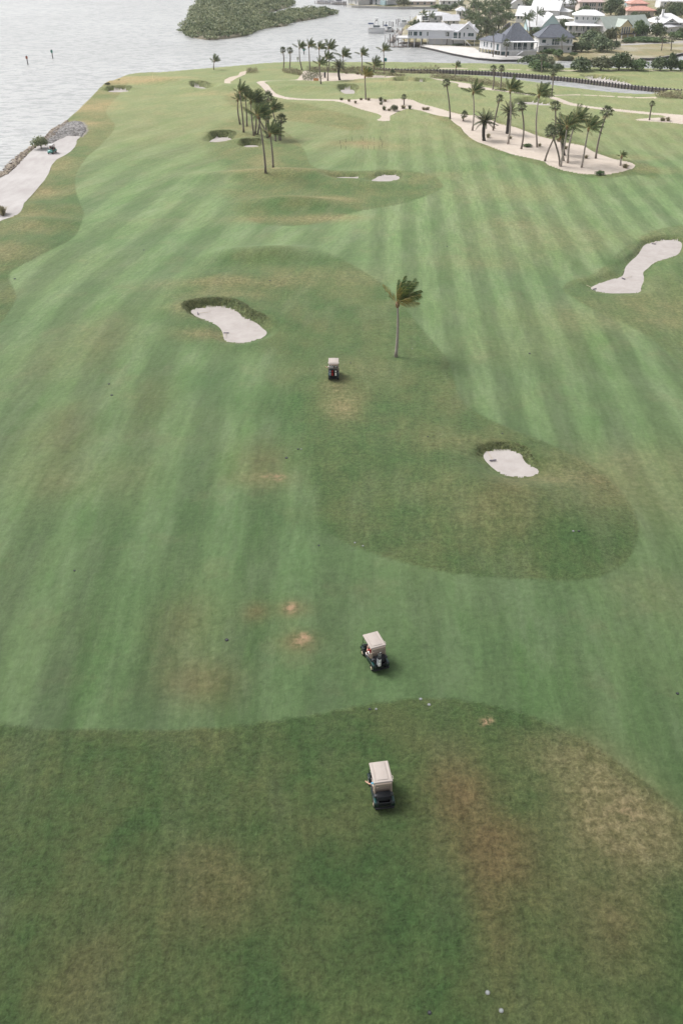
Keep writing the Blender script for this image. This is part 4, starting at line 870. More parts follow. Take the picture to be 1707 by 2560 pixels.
# H1 waterfront house
h = House('long white waterfront house on stilts with pale grey hipped roof and open lower deck', (1018,117.5), (1130,112.5)); W = h.W; ev = hh(1018,117.5,82.5); fl = ev-2.5
h.wall(0, 0, W, 8, fl, ev, M_bluegrey); h.hip(0, 0, W, 8, ev, 2.3, M_palegrey)
h.wall(W*.46, .5, W*.54, 7, -.2, fl-.25, M_offwhite); h.slab(-.3, -.5, W+.6, 8.8, fl, M_white, .26)
for f_ in (.52, .68, .84): h.part('garage_door', MB().box((W*f_, .42, 1.0), (W*.12, .1, 1.9)), M_palegrey)
for f_, w_ in ((.03,.6),(.075,.6),(.17,1.5),(.285,1.1),(.44,.6),(.90,.6)): h.win(W*f_, fl+1.35, w_, 1.35)
h.posts([.2, W*.15, W*.30, W*.44], 0, WATER-.4, fl-.25, .34, M_offwhite, 'pile'); h.posts([.2, W*.15, W*.30], 5, WATER-.4, fl-.25, .34, M_wood, 'pile')
h.slab(-4.6, -.6, 4.6, 8, fl-.1, M_offwhite, .3); h.rail(-4.6, 0, -.6, fl-.1); h.rail(-4.6, -4.6, -.6, fl-.1, y1=7); h.posts([-4.4, -2.2], -.4, WATER-.4, fl-.3, .3, M_offwhite, 'pile'); h.posts([-4.4, -2.2], 6.8, WATER-.4, fl-.3, .3, M_wood, 'pile')
h.slab(-3.5, .5, W*.48, 6, .05, M_wood, .2, 'lower_deck'); h.rail(-3.5, W*.40, .5, .05, M_wood)
w0 = W; d_ = PT(1186,108)-h.A; WW = 8.6
h.wall(w0, -1.2, WW, 9, fl, ev, M_bluegrey); h.gable(w0+2.2, -1.2, WW-2.2, 9, ev, 2.5, M_palegrey, M_bluegrey, 'y', .8); h.gable(w0-1, 1.5, WW, 5, ev, 1.8, M_palegrey, M_bluegrey, 'x', .3)
h.wall(w0+.4, -.6, 4, 7, -.2, fl-.25, M_offwhite); h.slab(w0-.3, -2.4, WW+.6, 1.3, fl, M_white); h.rail(w0, w0+WW, -2.3, fl); h.posts([w0+WW-.2, w0+5], -2.2, -.2, fl-.2, .25, M_offwhite)
h.win(w0+1.0, fl+1.15, 1.5, 2.0, -1.2, name='glass_door'); h.win(w0+2.6, fl+1.15, .9, 2.0, -1.2, name='glass_door'); h.win(w0+4.3, fl+1.4, .6, 1.4, -1.2); h.win(w0+6.8, fl+1.4, 2.2, 1.2, -1.2); h.win(w0+5.4, ev+1.0, .7, .5, -1.25)
h.part('stair', MB().box((w0+5.9, -2.9, fl/2), (3.2, .9, .2), (0, math.radians(38), 0)), M_white)
# H2 + H3 behind
h = House('white two storey house with flat grey roof behind the waterfront house', (1052,63), (1130,62)); W = h.W; ev = hh(1052,63,40)
h.wall(0, 0, W, 10, -.2, ev, M_white); h.hip(W*.12, 0, W*.88, 10, ev, 1.3, M_palegrey); h.slab(-.4, -2, W*.3, 2, ev*.55, M_white); h.rail(-.4, W*.28, -2, ev*.55)
h.win(W*.12, ev*.75, 2.6, 1.5); [h.win(W*f_, ev*.72, 1.0, 1.0) for f_ in (.45, .62, .8)]; [h.win(W*f_, ev*.25, 1.2, 1.1) for f_ in (.2, .5, .75)]
h = House('pale grey gabled house wing right behind the waterfront house roof', (1108,68), (1146,68)); ev = hh(1108,68,51); h.wall(0, 0, h.W, 7, -.2, ev, M_offwhite); h.gable(0, 0, h.W, 7, ev, 1.9, M_palegrey, M_offwhite, 'x'); h.win(h.W*.3, ev*.7, .8, .9); h.win(h.W*.65, ev*.7, .8, .9)
# H4 dark pyramid roof house
h = House('white beach house with steep dark grey pyramid roof and columned porch', (1197,130), (1250,139)); W = h.W; pf = 1.35; ev = hh(1197,130,99)
h.wall(0, 0, W, 8, pf, ev, M_white); h.hip(0, 0, W, 8, ev, 2.2, M_greyroof, .5)
h.posts([W*i/7 for i in range(8)], .15, -.4, pf, .3, M_shade, 'pier'); h.posts([W], 4, -.4, pf, .3, M_shade, 'pier')
for f_ in (.22, .35, .55): h.win(W*f_, pf+1.5, .75, 1.5)
h.win(W*.85, pf+1.2, 1.3, 1.9, name='glass_door')
r4 = h
h = House('open columned porch wing under the dark pyramid roof facing the beach', (1248,139), (1340,139)); W = h.W; ev = hh(1248,139,106.5); pf = hh(1248,139,126)
bpy.data.objects.remove(h.r); h.r = r4.r; M4 = Matrix.Translation(Vector((0, 0, 0)))
off = r4.r.matrix_world
a4 = math.atan2((r4.B-r4.A).y, (r4.B-r4.A).x); dA = h.A-r4.A; ca, sa = math.cos(-a4), math.sin(-a4); ox, oy = dA.x*ca-dA.y*sa, dA.x*sa+dA.y*ca
rot4 = math.atan2((h.B-h.A).y, (h.B-h.A).x)-a4
def part4(name, mb, m, parent=None, bevel=0):
    c, s_ = math.cos(rot4), math.sin(rot4)
    if parent is None: mb.v = [(x*c-y*s_+ox, x*s_+y*c+oy, z) for x, y, z in mb.v]
    return mb.obj(name, m, parent or r4.r)
class H4(House):
    def __init__(s): s.r = r4.r
    def part(s, name, mb, m, parent=None, bevel=0): return part4(name, mb, m, parent)
h = H4()
_pl = link
h.wall(.5, 3.0, W*.92, 9, pf, ev, M_white); h.hip(1.5, 3.4, W*.80, 9, ev+.25, 5.2, M_greyroof, .5)
h.slab(0, -.2, W, 3.3, ev+.22, M_white, .28, 'porch_beam'); h.slab(0, -.2, W, 3.4, pf, M_white, .3)
h.posts([W*f_ for f_ in (.01, .33, .45, .60, .77, .99)], 0, pf, ev, .24, M_white, 'column')
for f_, w_ in ((.09, 1.2), (.22, 1.2), (.39, 1.5), (.525, 1.9), (.685, 1.9), (.90, .9)):
    g = MB().box((W*f_, 2.93, pf+1.15), (w_, .08, 2.0)); part4('glass_door', g, M_glass)
    g = MB().box((W*f_-w_/2-.05, 2.9, pf+1.15), (.1, .12, 2.1)).box((W*f_+w_/2+.05, 2.9, pf+1.15), (.1, .12, 2.1)).box((W*f_, 2.9, pf+2.2), (w_+.2, .12, .1)); part4('door_frame', g, M_white)
h.rail(0, W, -.15, pf); part4('lattice', MB().box((W*.16, .3, pf/2-.1), (W*.30, .1, pf-.4)), M_glass); part4('foundation', MB().box((W*.62, 1.2, pf/2-.2), (W*.74, 2.4, pf-.1)), M_offwhite)
part4('stair', MB().box((W*.52, -.9, pf/2), (2.6, 1.4, .16), (0, math.radians(-32), 0)), M_white); h.posts([W*.02, W*.16, W*.30], .1, -.4, pf-.2, .28, M_white, 'pier')
# H5
h = House('white house with broad dark grey hipped roof right of the porch house', (1344,131), (1427,131)); W = h.W; ev = hh(1344,131,95); f2 = ev*.52
h.wall(0, 0, W, 9, -.2, ev, M_white); h.hip(0, 0, W, 9, ev, 3.9, M_greyroof, .6); h.slab(-.2, -1.1, W+.4, 1.1, f2, M_white)
for f_, w_, hh_, z_ in ((.14, 1.5, 1.0, .78), (.42, .9, 1.9, .72), (.53, 1.8, 1.9, .72), (.86, 1.0, 1.2, .76), (.95, .5, 1.2, .76), (.9, .8, .9, .25), (.2, 1.2, .9, .25)): h.win(W*f_, ev*z_, w_, hh_)
h.rail(W*.4, W, -1.0, f2); h.part('stair', MB().box((-1.2, -.6, f2*.5), (4.0, .9, .18), (0, math.radians(-36), 0)), M_white)
# H6
h = House('large white two storey house with tiered white roofs and a columned front porch', (1416,92), (1470,93)); W = h.W*1.02; f1 = hh(1416,92,80); ev = hh(1416,92,64)
h.wall(0, 1.8, W, 8, -.2, ev, M_white); h.slab(-.3, 0, W+.6, 2, f1, M_white); h.posts([.1, W*.34, W*.66, W-.1], .2, -.2, ev, .3, M_white, 'column'); h.rail(0, W, .15, f1)
for f_ in (.12, .38, .68, .92): h.win(W*f_, f1+1.35, 1.2, 1.9, 1.8, name='glass_door')
for f_ in (.3, .55, .8): h.win(W*f_, f1*.5, 1.1, 1.2, 1.8)
h.hip(-.3, 0, W*1.9, 10, ev, 1.2, M_whiteroof, .9, ridge=5); h.wall(W, 1.9, W*.8, 7.8, -.2, ev, M_offwhite)
e2 = ev+3.4; h.wall(W*.25, 3.6, W*1.25, 6, ev+.5, e2, M_white); h.hip(W*.25, 3.6, W*1.25, 6, e2, 1.9, M_whiteroof, 1.0)
for f_ in (.33, .38, .65, .85, 1.1, 1.2, 1.3, 1.4): h.win(W*f_, e2-1.0, .5, .9, 3.6)
# H7
h = House('pale yellow house with sage grey roof and tall gable window', (1520,97), (1625,90)); W = h.W; ev = hh(1520,97,70)
h.wall(0, 2, W, 8, -.2, ev, M_offwhite); h.gable(0, 2, W, 8, ev, 3.4, M_greenroof, M_offwhite, 'x', .8); h.wall(W*.22, -.4, W*.27, 6, -.2, ev+.4, M_yellow); h.gable(W*.22, -.4, W*.27, 7, ev+.4, 2.2, M_greenroof, M_yellow, 'y', .4)
for i in range(4): h.win(W*(.275+.055*i), ev*.72, .62, 2.2, -.4)
h.slab(W*.2, -2.2, W*.34, 1.8, ev*.42, M_darkwood, .2); h.rail(W*.2, W*.54, -2.1, ev*.42, M_darkwood); h.posts([W*.22, W*.36, W*.52], -2, -.2, ev*.4, .3, M_white); h.wall(W*.49, .8, W*.2, 1.3, -.2, ev*.8, M_yellow); h.win(W*.6, ev*.4, .9, 1.0, .8)
# H8..H17
h = House('white hipped roof house with chimney at the right edge', (1636,80), (1706,80)); W = h.W; ev = hh(1636,80,57); h.wall(0, 0, W, 10, -.2, ev, M_white); h.hip(0, 0, W, 10, ev, 3.2, M_whiteroof, 1.1); h.chimney(W*.25, 3, ev, ev+4.6, M_white)
h.gable(W*.22, -1.5, W*.5, 4, ev, 1.7, M_whiteroof, M_white, 'y', .6); h.win(W*.85, ev*.75, 1.0, 1.2); h.win(W*.47, ev+.7, 1.6, .5, -1.52); h.win(W*.2, ev*.75, 1.0, 1.2)
h = House('small low shed with pale roof in front of the chimney house', (1664,84), (1702,80), 'shed', 'shed'); ev = 2.2; h.wall(0, 0, h.W, 4, -.2, ev, M_offwhite); h.hip(0, 0, h.W, 4, ev, .8, M_palegrey, .6); h.win(h.W*.3, 1.2, .8, .8)
h = House('house with two salmon red tile roofs at the upper right', (1566,42), (1632,42)); W = h.W; ev = hh(1566,42,27); h.wall(0, 0, W, 8, -.2, ev, M_beige); h.hip(0, 0, W, 8, ev, 1.9, M_redroof, .9); h.wall(W*.2, 5, W*.62, 8, ev, ev+2.6, M_beige); h.hip(W*.2, 5, W*.62, 8, ev+2.6, 2.0, M_redroof, .8)
h.win(W*.8, ev*.6, 1.0, 1.2); h.win(W*.5, ev*.6, 1.0, 1.2); h.win(W*.4, ev+1.6, 1.2, .9, 5)
h = House('beige three storey house with two rows of paired windows and pink roof', (1446,32), (1506,32)); W = h.W; ev = hh(1446,32,6); h.wall(0, 0, W, 10, -.2, ev, M_beige); h.hip(0, 0, W, 10, ev, 2.4, M_pinkroof, .7); h.slab(-.1, -.5, W+.2, .5, ev*.5, M_white)
for zf in (.78, .30):
    for f_ in (.15, .24, .44, .53, .62, .80, .89): h.win(W*f_, ev*zf, .75, 1.5)
h = House('big white metal roofed house with gabled blocks in the upper middle', (1288,56), (1345,58)); W = h.W; ev = hh(1288,56,38); h.wall(0, 0, W, 9, -.2, ev, M_white); h.gable(0, 0, W, 9, ev, 3.4, M_whiteroof, M_white, 'x', .5); h.wall(W*.45, 8, W*1.2, 10, -.2, ev+2, M_white); h.gable(W*.45, 8, W*1.2, 10, ev+2, 3.4, M_whiteroof, M_white, 'x', .5)
for f_ in (.1, .24, .4, .7): h.win(W*f_, ev*.7, .9, 1.1)
h.wall(W*1.3, 12, W*.7, 8, -.2, ev+1, M_offwhite); h.hip(W*1.3, 12, W*.7, 8, ev+1, 1.6, M_whiteroof)
h = House('light blue house with long sloping white roof behind the dark roofs', (1320,78), (1396,78)); W = h.W; ev = hh(1320,78,65); h.wall(0, 0, W*.5, 11, -.2, ev, M_blue); h.gable(0, 0, W*.5, 11, ev, 3.6, M_whiteroof, M_blue, 'x', .6)
h.wall(W*.45, -1, W*.55, 11, -.2, ev+.6, M_blue); h.gable(W*.45, -1, W*.55, 11, ev+.6, 3.9, M_whiteroof, M_blue, 'y', .5); h.win(W*.62, ev*.62, .7, 1.0, -1); h.win(W*.84, ev*.62, .7, 1.0, -1); h.win(W*.08, ev*.5, 1.2, 1.2); h.win(W*.25, ev*.5, 1.2, 1.2)
h = House('white flat roofed wing between the light blue house and the tiered white house', (1396,62), (1430,62)); ev = hh(1396,62,47); h.wall(0, 0, h.W, 9, -.2, ev, M_white); h.hip(0, 0, h.W, 9, ev, .9, M_whiteroof); h.win(h.W*.5, ev*.6, 1.2, 1.0)
h = House('pale house half hidden by palms above the waterfront house', (1141,46), (1166,46)); ev = hh(1141,46,28); h.wall(0, 0, h.W, 8, -.2, ev, M_offwhite); h.hip(0, 0, h.W, 8, ev, 1.6, M_palegrey); h.win(h.W*.3, ev*.6, .8, 1.6); h.win(h.W*.7, ev*.6, .8, 1.6)
h = House('white house peeking over the palms left of the big white metal roof', (1278,22), (1312,22)); ev = hh(1278,22,8); h.wall(0, 0, h.W, 8, -.2, ev, M_white); h.gable(0, 0, h.W, 8, ev, 2.4, M_palegrey, M_white, 'y'); h.win(h.W*.5, ev*.6, 1.2, 1.2)
h = House('white and grey house with carport behind the far palms at the top edge', (1384,24), (1436,24)); ev = hh(1384,24,8); h.wall(0, 0, h.W, 8, -.2, ev, M_white); h.gable(0, 0, h.W, 8, ev, 2.6, M_whiteroof, M_white, 'x'); h.wall(0, -3, h.W*.9, 2.9, -.2, ev*.6, M_shade); h.win(h.W*.3, ev*.8, 1.4, .9)
h = House('blue grey building across the channel left of the palm clump', (912,15), (968,14)); ev = hh(912,15,-3); h.wall(0, 0, h.W, 9, -.2, ev, M_bluegrey); h.hip(0, 0, h.W, 9, ev, 2, M_palegrey); h.wall(h.W*.72, -.8, h.W*.22, 1, -.2, ev*.95, M_blue); [h.win(h.W*f_, ev*.35, 1.3, 1.5) for f_ in (.12, .3, .5)]; [h.win(h.W*f_, ev*.75, 1.3, 1.3) for f_ in (.3, .5, .83)]
h = House('long low pale building with dock across the channel', (1020,13), (1088,13)); ev = hh(1020,13,4); h.wall(0, 0, h.W, 7, -.2, ev, M_beige); h.hip(0, 0, h.W, 7, ev, 1.5, M_offwhite); [h.win(h.W*f_, ev*.5, 1.2, 1.0) for f_ in (.15, .35, .6, .85)]; h.wall(h.W*.2, 9, h.W*.6, 6, -.2, ev+2.6, M_white); h.hip(h.W*.2, 9, h.W*.6, 6, ev+2.6, 1.2, M_offwhite)
h = House('small white house with dark porch at the left end of the far shore', (868,13), (895,13)); ev = hh(868,13,1); h.wall(0, 0, h.W, 7, -.2, ev, M_offwhite); h.hip(0, 0, h.W, 7, ev, 1.6, M_palegrey); [h.win(h.W*f_, ev*.4, 1.0, 1.6) for f_ in (.2, .4, .8)]
h = House('white houses block above the waterfront trees at the top edge', (1100,14), (1155,14)); ev = hh(1100,14,2); h.wall(0, 0, h.W, 8, -.2, ev, M_white); h.hip(0, 0, h.W, 8, ev, 1.6, M_offwhite); [h.win(h.W*f_, ev*.6, 1.1, 1.1) for f_ in (.15, .4, .65, .9)]
h = House('white house behind the red tile roof at the top right corner', (1648,20), (1706,20)); ev = hh(1648,20,2); h.wall(0, 0, h.W, 8, -.2, ev, M_white); h.gable(0, 0, h.W, 8, ev, 2.6, M_whiteroof, M_white, 'x'); [h.win(h.W*f_, ev*.6, 1.1, 1.1) for f_ in (.2, .5, .8)]
h = House('blue grey house left of the red tile roof at the top edge', (1566,16), (1600,16)); ev = hh(1566,16,4); h.wall(0, 0, h.W, 8, -.2, ev, M_blue); h.hip(0, 0, h.W, 8, ev, 1.6, M_palegrey); h.win(h.W*.4, ev*.6, 1.2, 1.2)
# ------------------------------------------------------------------ town trees
TP = [('c',(1176,96),(1178,66),1.35,'palm just right of the waterfront gable peak'),('c',(1194,94),(1196,62),1.4,'palm low at the left of the grove above the beach'),('c',(1232,92),(1230,56),1.4,'palm between the two spreading palms of the grove'),('c',(1256,80),(1256,44),1.4,'palm before the bare grey tree in the grove'),('c',(1212,56),(1210,14),1.45,'palm near the top in the left half of the grove'),('c',(1168,66),(1164,34),1.35,'palm over the pale gabled house wing'),('c',(1236,58),(1238,20),1.45,'palm near the top in the right half of the grove'),('c',(1184,44),(1182,8),1.4,'palm at the top edge left of the grove'),('d',(1228,98),(1226,74),1.3,'low spreading palm at the bottom of the grove'),('s',(1231,142),(1231,80),1.15,'round headed palm on a tall thin trunk left of the pyramid roof'),('s',(1264,142),(1266,108),1.1,'round headed palm on the sand in front of the porch'),('s',(1368,130),(1368,105),1.0,'shaggy fan palm before the broad dark roofed house'),
 ('s',(1201,104),(1202,86),1.25,'left round fan palm behind the low grey hipped roof'),('s',(1214,98),(1214,74),1.2,'round fan palm above the low grey hipped roof'),('s',(1262,98),(1261,78),1.15,'fan palm just left of the pyramid roof tip'),
 ('c',(1318,82),(1312,48),1.3,'left one of two dark palms before the big white roof'),('c',(1325,80),(1322,42),1.3,'right one of two dark palms before the big white roof'),('c',(1341,78),(1343,36),1.35,'tall slender palm standing against the white and blue roofs'),
 ('c',(1188,88),(1186,48),1.5,'full palm left in the palm grove above the beach'),('c',(1202,84),(1205,36),1.5,'tall palm in the palm grove behind the gable wing'),('d',(1214,84),(1216,60),1.4,'spreading palm low in the middle of the palm grove'),('d',(1246,84),(1246,60),1.4,'spreading palm with yellow heart right in the palm grove'),
 ('c',(1178,78),(1172,46),1.4,'dark palm at the left edge of the palm grove'),('c',(1222,72),(1224,28),1.5,'palm in the back centre of the palm grove'),('c',(1240,70),(1243,30),1.5,'palm at the back right of the palm grove'),('c',(1262,66),(1264,24),1.45,'palm in the grove left of the white metal roof'),('c',(1200,62),(1196,22),1.45,'far palm at the top left of the grove'),
 ('c',(1146,40),(1146,12),1.3,'palm above the pale house at the top'),('c',(1225,48),(1228,12),1.45,'palm high in the grove at the top edge'),('c',(1250,44),(1252,8),1.45,'palm near the top edge over the grove'),('s',(1311,32),(1312,4),1.2,'thin palm at the top edge above the white roof'),
 ('c',(1057,66),(1057,37),1.1,'bushy palm in front of the white two storey house, left one'),('c',(1072,66),(1075,42),1.15,'leaning bushy palm in front of the white two storey house, right one'),('c',(1021,80),(1023,62),.75,'slim dark palm beside the waterfront roof'),('s',(1115,112),(1118,86),.7,'small fan palm against the garage wall of the waterfront house'),
 ('s',(1394,44),(1396,8),1.2,'left tall palm of the pair at the grey carport'),('s',(1404,44),(1407,8),1.2,'right tall palm of the pair at the grey carport'),('s',(1422,40),(1428,6),1.2,'pale trunked palm leaning right before the beige house'),('s',(1435,38),(1437,6),1.2,'tall palm left of the beige house with the pink roof'),('s',(1464,32),(1466,16),1.1,'fan palm before the windows of the beige house'),
 ('s',(1540,106),(1540,82),1.35,'shaggy brown fan palm left of the yellow house'),('s',(1641,92),(1643,44),.9,'palm with pale trunk among the bushes right of the yellow house'),('s',(1652,126),(1656,90),1.15,'left fan palm by the pale road'),('s',(1676,126),(1678,98),1.15,'right fan palm by the pale road'),('s',(1697,60),(1700,34),1.2,'brown fan palm at the right edge before the chimney house'),
 ('c',(1424,128),(1424,96),1.1,'palm at the right corner of the dark roofed house'),('c',(1404,134),(1403,102),1.0,'palm at the right windows of the dark roofed house'),('s',(996,20),(996,2),1.2,'left slender palm on the far seawall'),('s',(1011,20),(1011,0),1.2,'right slender palm on the far seawall'),('c',(900,16),(898,4),1.1,'shaggy palm before the far blue grey building')]
for k, b, hb, s_, lb in TP:
    palm(k, lb, b, hb, s_, group='palms between the houses', joined={'c': JC, 's': JS, 'd': [JD]}[k] if True else None)
TT = [(1268,82,29,29,'x','bare grey leafless tree beside the pyramid roof'),(1476,118,97,51,'t','large dark bush mass below the tiered white house'),(1438,128,36,26,'o','olive bush at the right corner of the dark roofed house'),(1500,128,109,44,'t','wide dark hedge at the edge of the dry field'),(1452,130,73,33,'t','dark bush at the left end of the dry field'),(1520,104,61,40,'o','olive tree between the tiered house and the yellow house'),(1480,96,48,29,'o','bush in front of the tiered white house'),(1538,122,31,24,'t','dark bush at the right end of the wide hedge'),
 (1596,92,68,49,'b','round green tree right of the yellow gable'),(1640,94,56,42,'t','dark tree right of the round green tree'),(1672,70,48,17,'t','bush row under the chimney house'),(1620,104,134,13,'b','clipped green hedge along the pale road'),(1570,106,61,13,'b','bright green hedge in front of the yellow house'),(1690,98,73,24,'b','green bush bank at the right edge above the road'),(1700,88,36,22,'t','dark tree under the shed at the right edge'),
 (1338,88,46,24,'t','dark shrub between the two dark roofs'),(1352,90,41,20,'b','green shrub right behind the pyramid roof'),(1328,94,31,22,'o','olive shrub touching the pyramid roof'),(1408,76,36,33,'t','dark tree between the light blue house and the tiered house'),(1372,134,61,15,'b','low green hedge at the foot of the dark roofed house'),(1394,142,48,22,'b','leafy bush on the bank below the dark roofed house'),(1420,152,31,15,'o','small bush at the inlet bank'),(1358,140,41,8,'t','low hedge right of the porch stairs'),(1430,146,29,17,'b','shrub on the dry slope left'),
 (1180,104,61,19,'t','dark trees right behind the waterfront gable'),(1190,84,48,26,'t','leafy tree in the lower left of the palm grove'),(1230,88,61,22,'o','olive undergrowth below the palm grove'),(1254,96,36,26,'o','bush behind the low hipped roof'),(1210,66,61,29,'t','tree filling the left of the palm grove'),(1246,62,61,29,'o','tree filling the right of the palm grove'),(1272,50,48,22,'t','tree left of the big white metal roof'),(1180,50,48,24,'t','tree above the waterfront gable'),(1230,36,73,22,'t','far tree at the top of the grove'),(1270,20,73,24,'o','far tree at the top edge left of the white roof'),(1190,24,61,26,'t','far tree at the top edge over the grove'),(1330,20,85,24,'t','tree belt at the top edge above the white metal roof'),(1355,16,48,20,'o','olive tree at the top edge right of the belt'),
 (1112,26,41,17,'t','bushes at the corner of the upper channel'),(1100,22,19,13,'b','small bush on the far seawall end'),(1135,22,36,17,'t','trees left of the pale house at the top'),(1008,20,53,26,'o','clump of palms and bushes on the far seawall'),(975,19,43,8,'t','clipped hedge on the far seawall'),(945,18,31,7,'t','hedge left of the clump on the far seawall'),(1415,40,73,22,'t','shrubs under the tall palms by the carport'),(1460,36,61,26,'t','dark bushes left of the beige house'),(1525,38,56,49,'t','tall dark tree between the beige and the red roofed houses'),(1548,46,48,38,'o','olive tree left of the red roof'),(1585,46,36,20,'t','dark shrub below the red roof'),(1606,48,53,20,'o','olive shrubs in front of the red roofed house'),
 (1650,42,61,31,'o','olive tree right of the red roof'),(1690,44,61,44,'t','dark tree at the upper right corner'),(1675,30,73,29,'o','grey green tree at the top right'),(1538,14,61,22,'t','dark tree at the top edge left of the blue grey house'),(1500,112,61,24,'t','bush at the lower left of the yellow house'),(1055,70,14,17,'t','dark shrub left at the two storey house'),(1036,76,19,33,'t','dark cypress like shrub by the docks'),(1045,70,17,26,'t','green shrub behind the waterfront roof'),(1086,66,36,8,'o','low shrubs in front of the two storey house'),(1148,113,61,7,'t','clipped dark hedge at the foot of the waterfront house'),(1120,110,14,8,'b','green shrub at the garage wall')]
for x, y, w, hp, k, lb in TT: tree(lb, (x, y), w, hp, k, 'hedge' if 'hedge' in lb else ('bush' if ('bush' in lb or 'shrub' in lb) else 'tree'), 'hedge' if 'hedge' in lb else ('garden_bush' if ('bush' in lb or 'shrub' in lb) else 'broadleaf_tree'), 'greenery between the houses', depth=.6)
# parked cars
def car(label, base, rz, m):
    B = PT(*base); r = thing('parked_car', label, 'car', B, rz); MB().prism([(-2.2, .35), (2.2, .35), (2.25, .75), (1.2, .95), (-1.9, 1.0), (-2.2, .8)], -.88, .88).obj('body', m, r, bevel=.08)
    MB().prism([(.9, .95), (.3, 1.45), (-1.3, 1.48), (-1.9, 1.0)], -.76, .76).obj('cabin', m, r, bevel=.05)
    for sx in (-1, 1): MB().prism([(.7, 1.0), (.25, 1.38), (-1.2, 1.40), (-1.6, 1.05)], sx*.765, sx*.785).obj('side_window', M_glass, r)
    MB().box((0, .62, 1.22), (1.36, .03, .5), (.75, 0, 0)).obj('windscreen', M_glass, r)
    for x in (-.84, .84):
        for y in (-1.35, 1.35): MB().tube([(x-.1, y, .33), (x+.1, y, .33)], .33, 12).obj('wheel', M_tyre, r)
car('white car parked left of the pyramid roof, the nearer one', (1277,84), math.radians(70), M_white); car('white car parked behind the other near the bare grey tree', (1272,77), math.radians(80), M_offwhite)
# ------------------------------------------------------------------ docks, pilings, boats
def at_w(px, py, z=WATER): return Vector((*G(px, py, z), z))
def dock(label, a, b, w, n, top=.5):
    A, B = at_w(*a), at_w(*b); d = B-A; L_ = d.length; r = thing('dock', label, 'dock', A, math.atan2(d.y, d.x))
    me = MB().box((0, 0, top), (L_/max(1, int(L_/.5))*.9, w, .08)).mesh('plank')
    for i in range(int(L_/.5)): link('plank', me, M_wood, r, ((i+.5)*L_/int(L_/.5), 0, 0))
    pl = MB().tube([(0, 0, -.5), (0, 0, top+1.0)], .14, 6).mesh('pile')
    for i in range(n):
        for s_ in (-1, 1): link('pile', pl, M_wood, r, (i*L_/(n-1), s_*w/2, 0))
dock('weathered grey dock left of the waterfront house', (976,107), (1002,82), 2.2, 6); dock('dock with rails beside the waterfront deck', (975,118), (1015,118), 2.0, 5, .3)
dock('long dock behind the white sport boat', (968,80), (1030,80), 2.0, 6); dock('boat lift dock in front of the two storey house', (998,62), (1040,62), 1.8, 5); dock('far dock at the left end of the opposite shore', (790,9), (866,13), 2.4, 8)
for i, (x, y, t, lb) in enumerate([(962,104,86,'slim tall pole standing in the water behind the sport boat'),(973,68,52,'dark pile right of the sport boat'),(994,64,46,'left one of the twin tall dark piles'),(998,64,46,'right one of the twin tall dark piles'),(1024,58,40,'thin pile before the two storey house'),(958,66,52,'light pile left of the dark pile'),(965,66,54,'light pile next to the dark pile'),(978,66,54,'light pile right of the dark pile'),
   (982,66,54,'second light pile right of the dark pile'),(1010,60,46,'light pile between the twin piles and the house'),(981,112,86,'dark pile at the dock left of the waterfront house'),(974,110,84,'leftmost dark pile of the dock by the waterfront house'),(985,116,92,'dark pile in front of the waterfront dock'),(990,60,48,'light pile left of the twin dark piles'),(860,17,3,'left dark pile at the far dock'),(865,17,3,'right dark pile at the far dock')]):
    A = at_w(x, y); dx, dy, dz = ray(x, t); hgt = CAM_H+dz*(A.y/dy)-WATER; r = thing('mooring_pile', lb, 'pile', A, 0, 'mooring piles by the docks')
    MB().tube([(0, 0, -.5), (0, 0, hgt)], [.17, .15], 7).obj('pile_shaft', M_darkwood if 'dark' in lb else M_offwhite, r); MB().tube([(0, 0, hgt), (0, 0, hgt+.25)], [.19, .03], 7).obj('pile_cap', M_white, r)
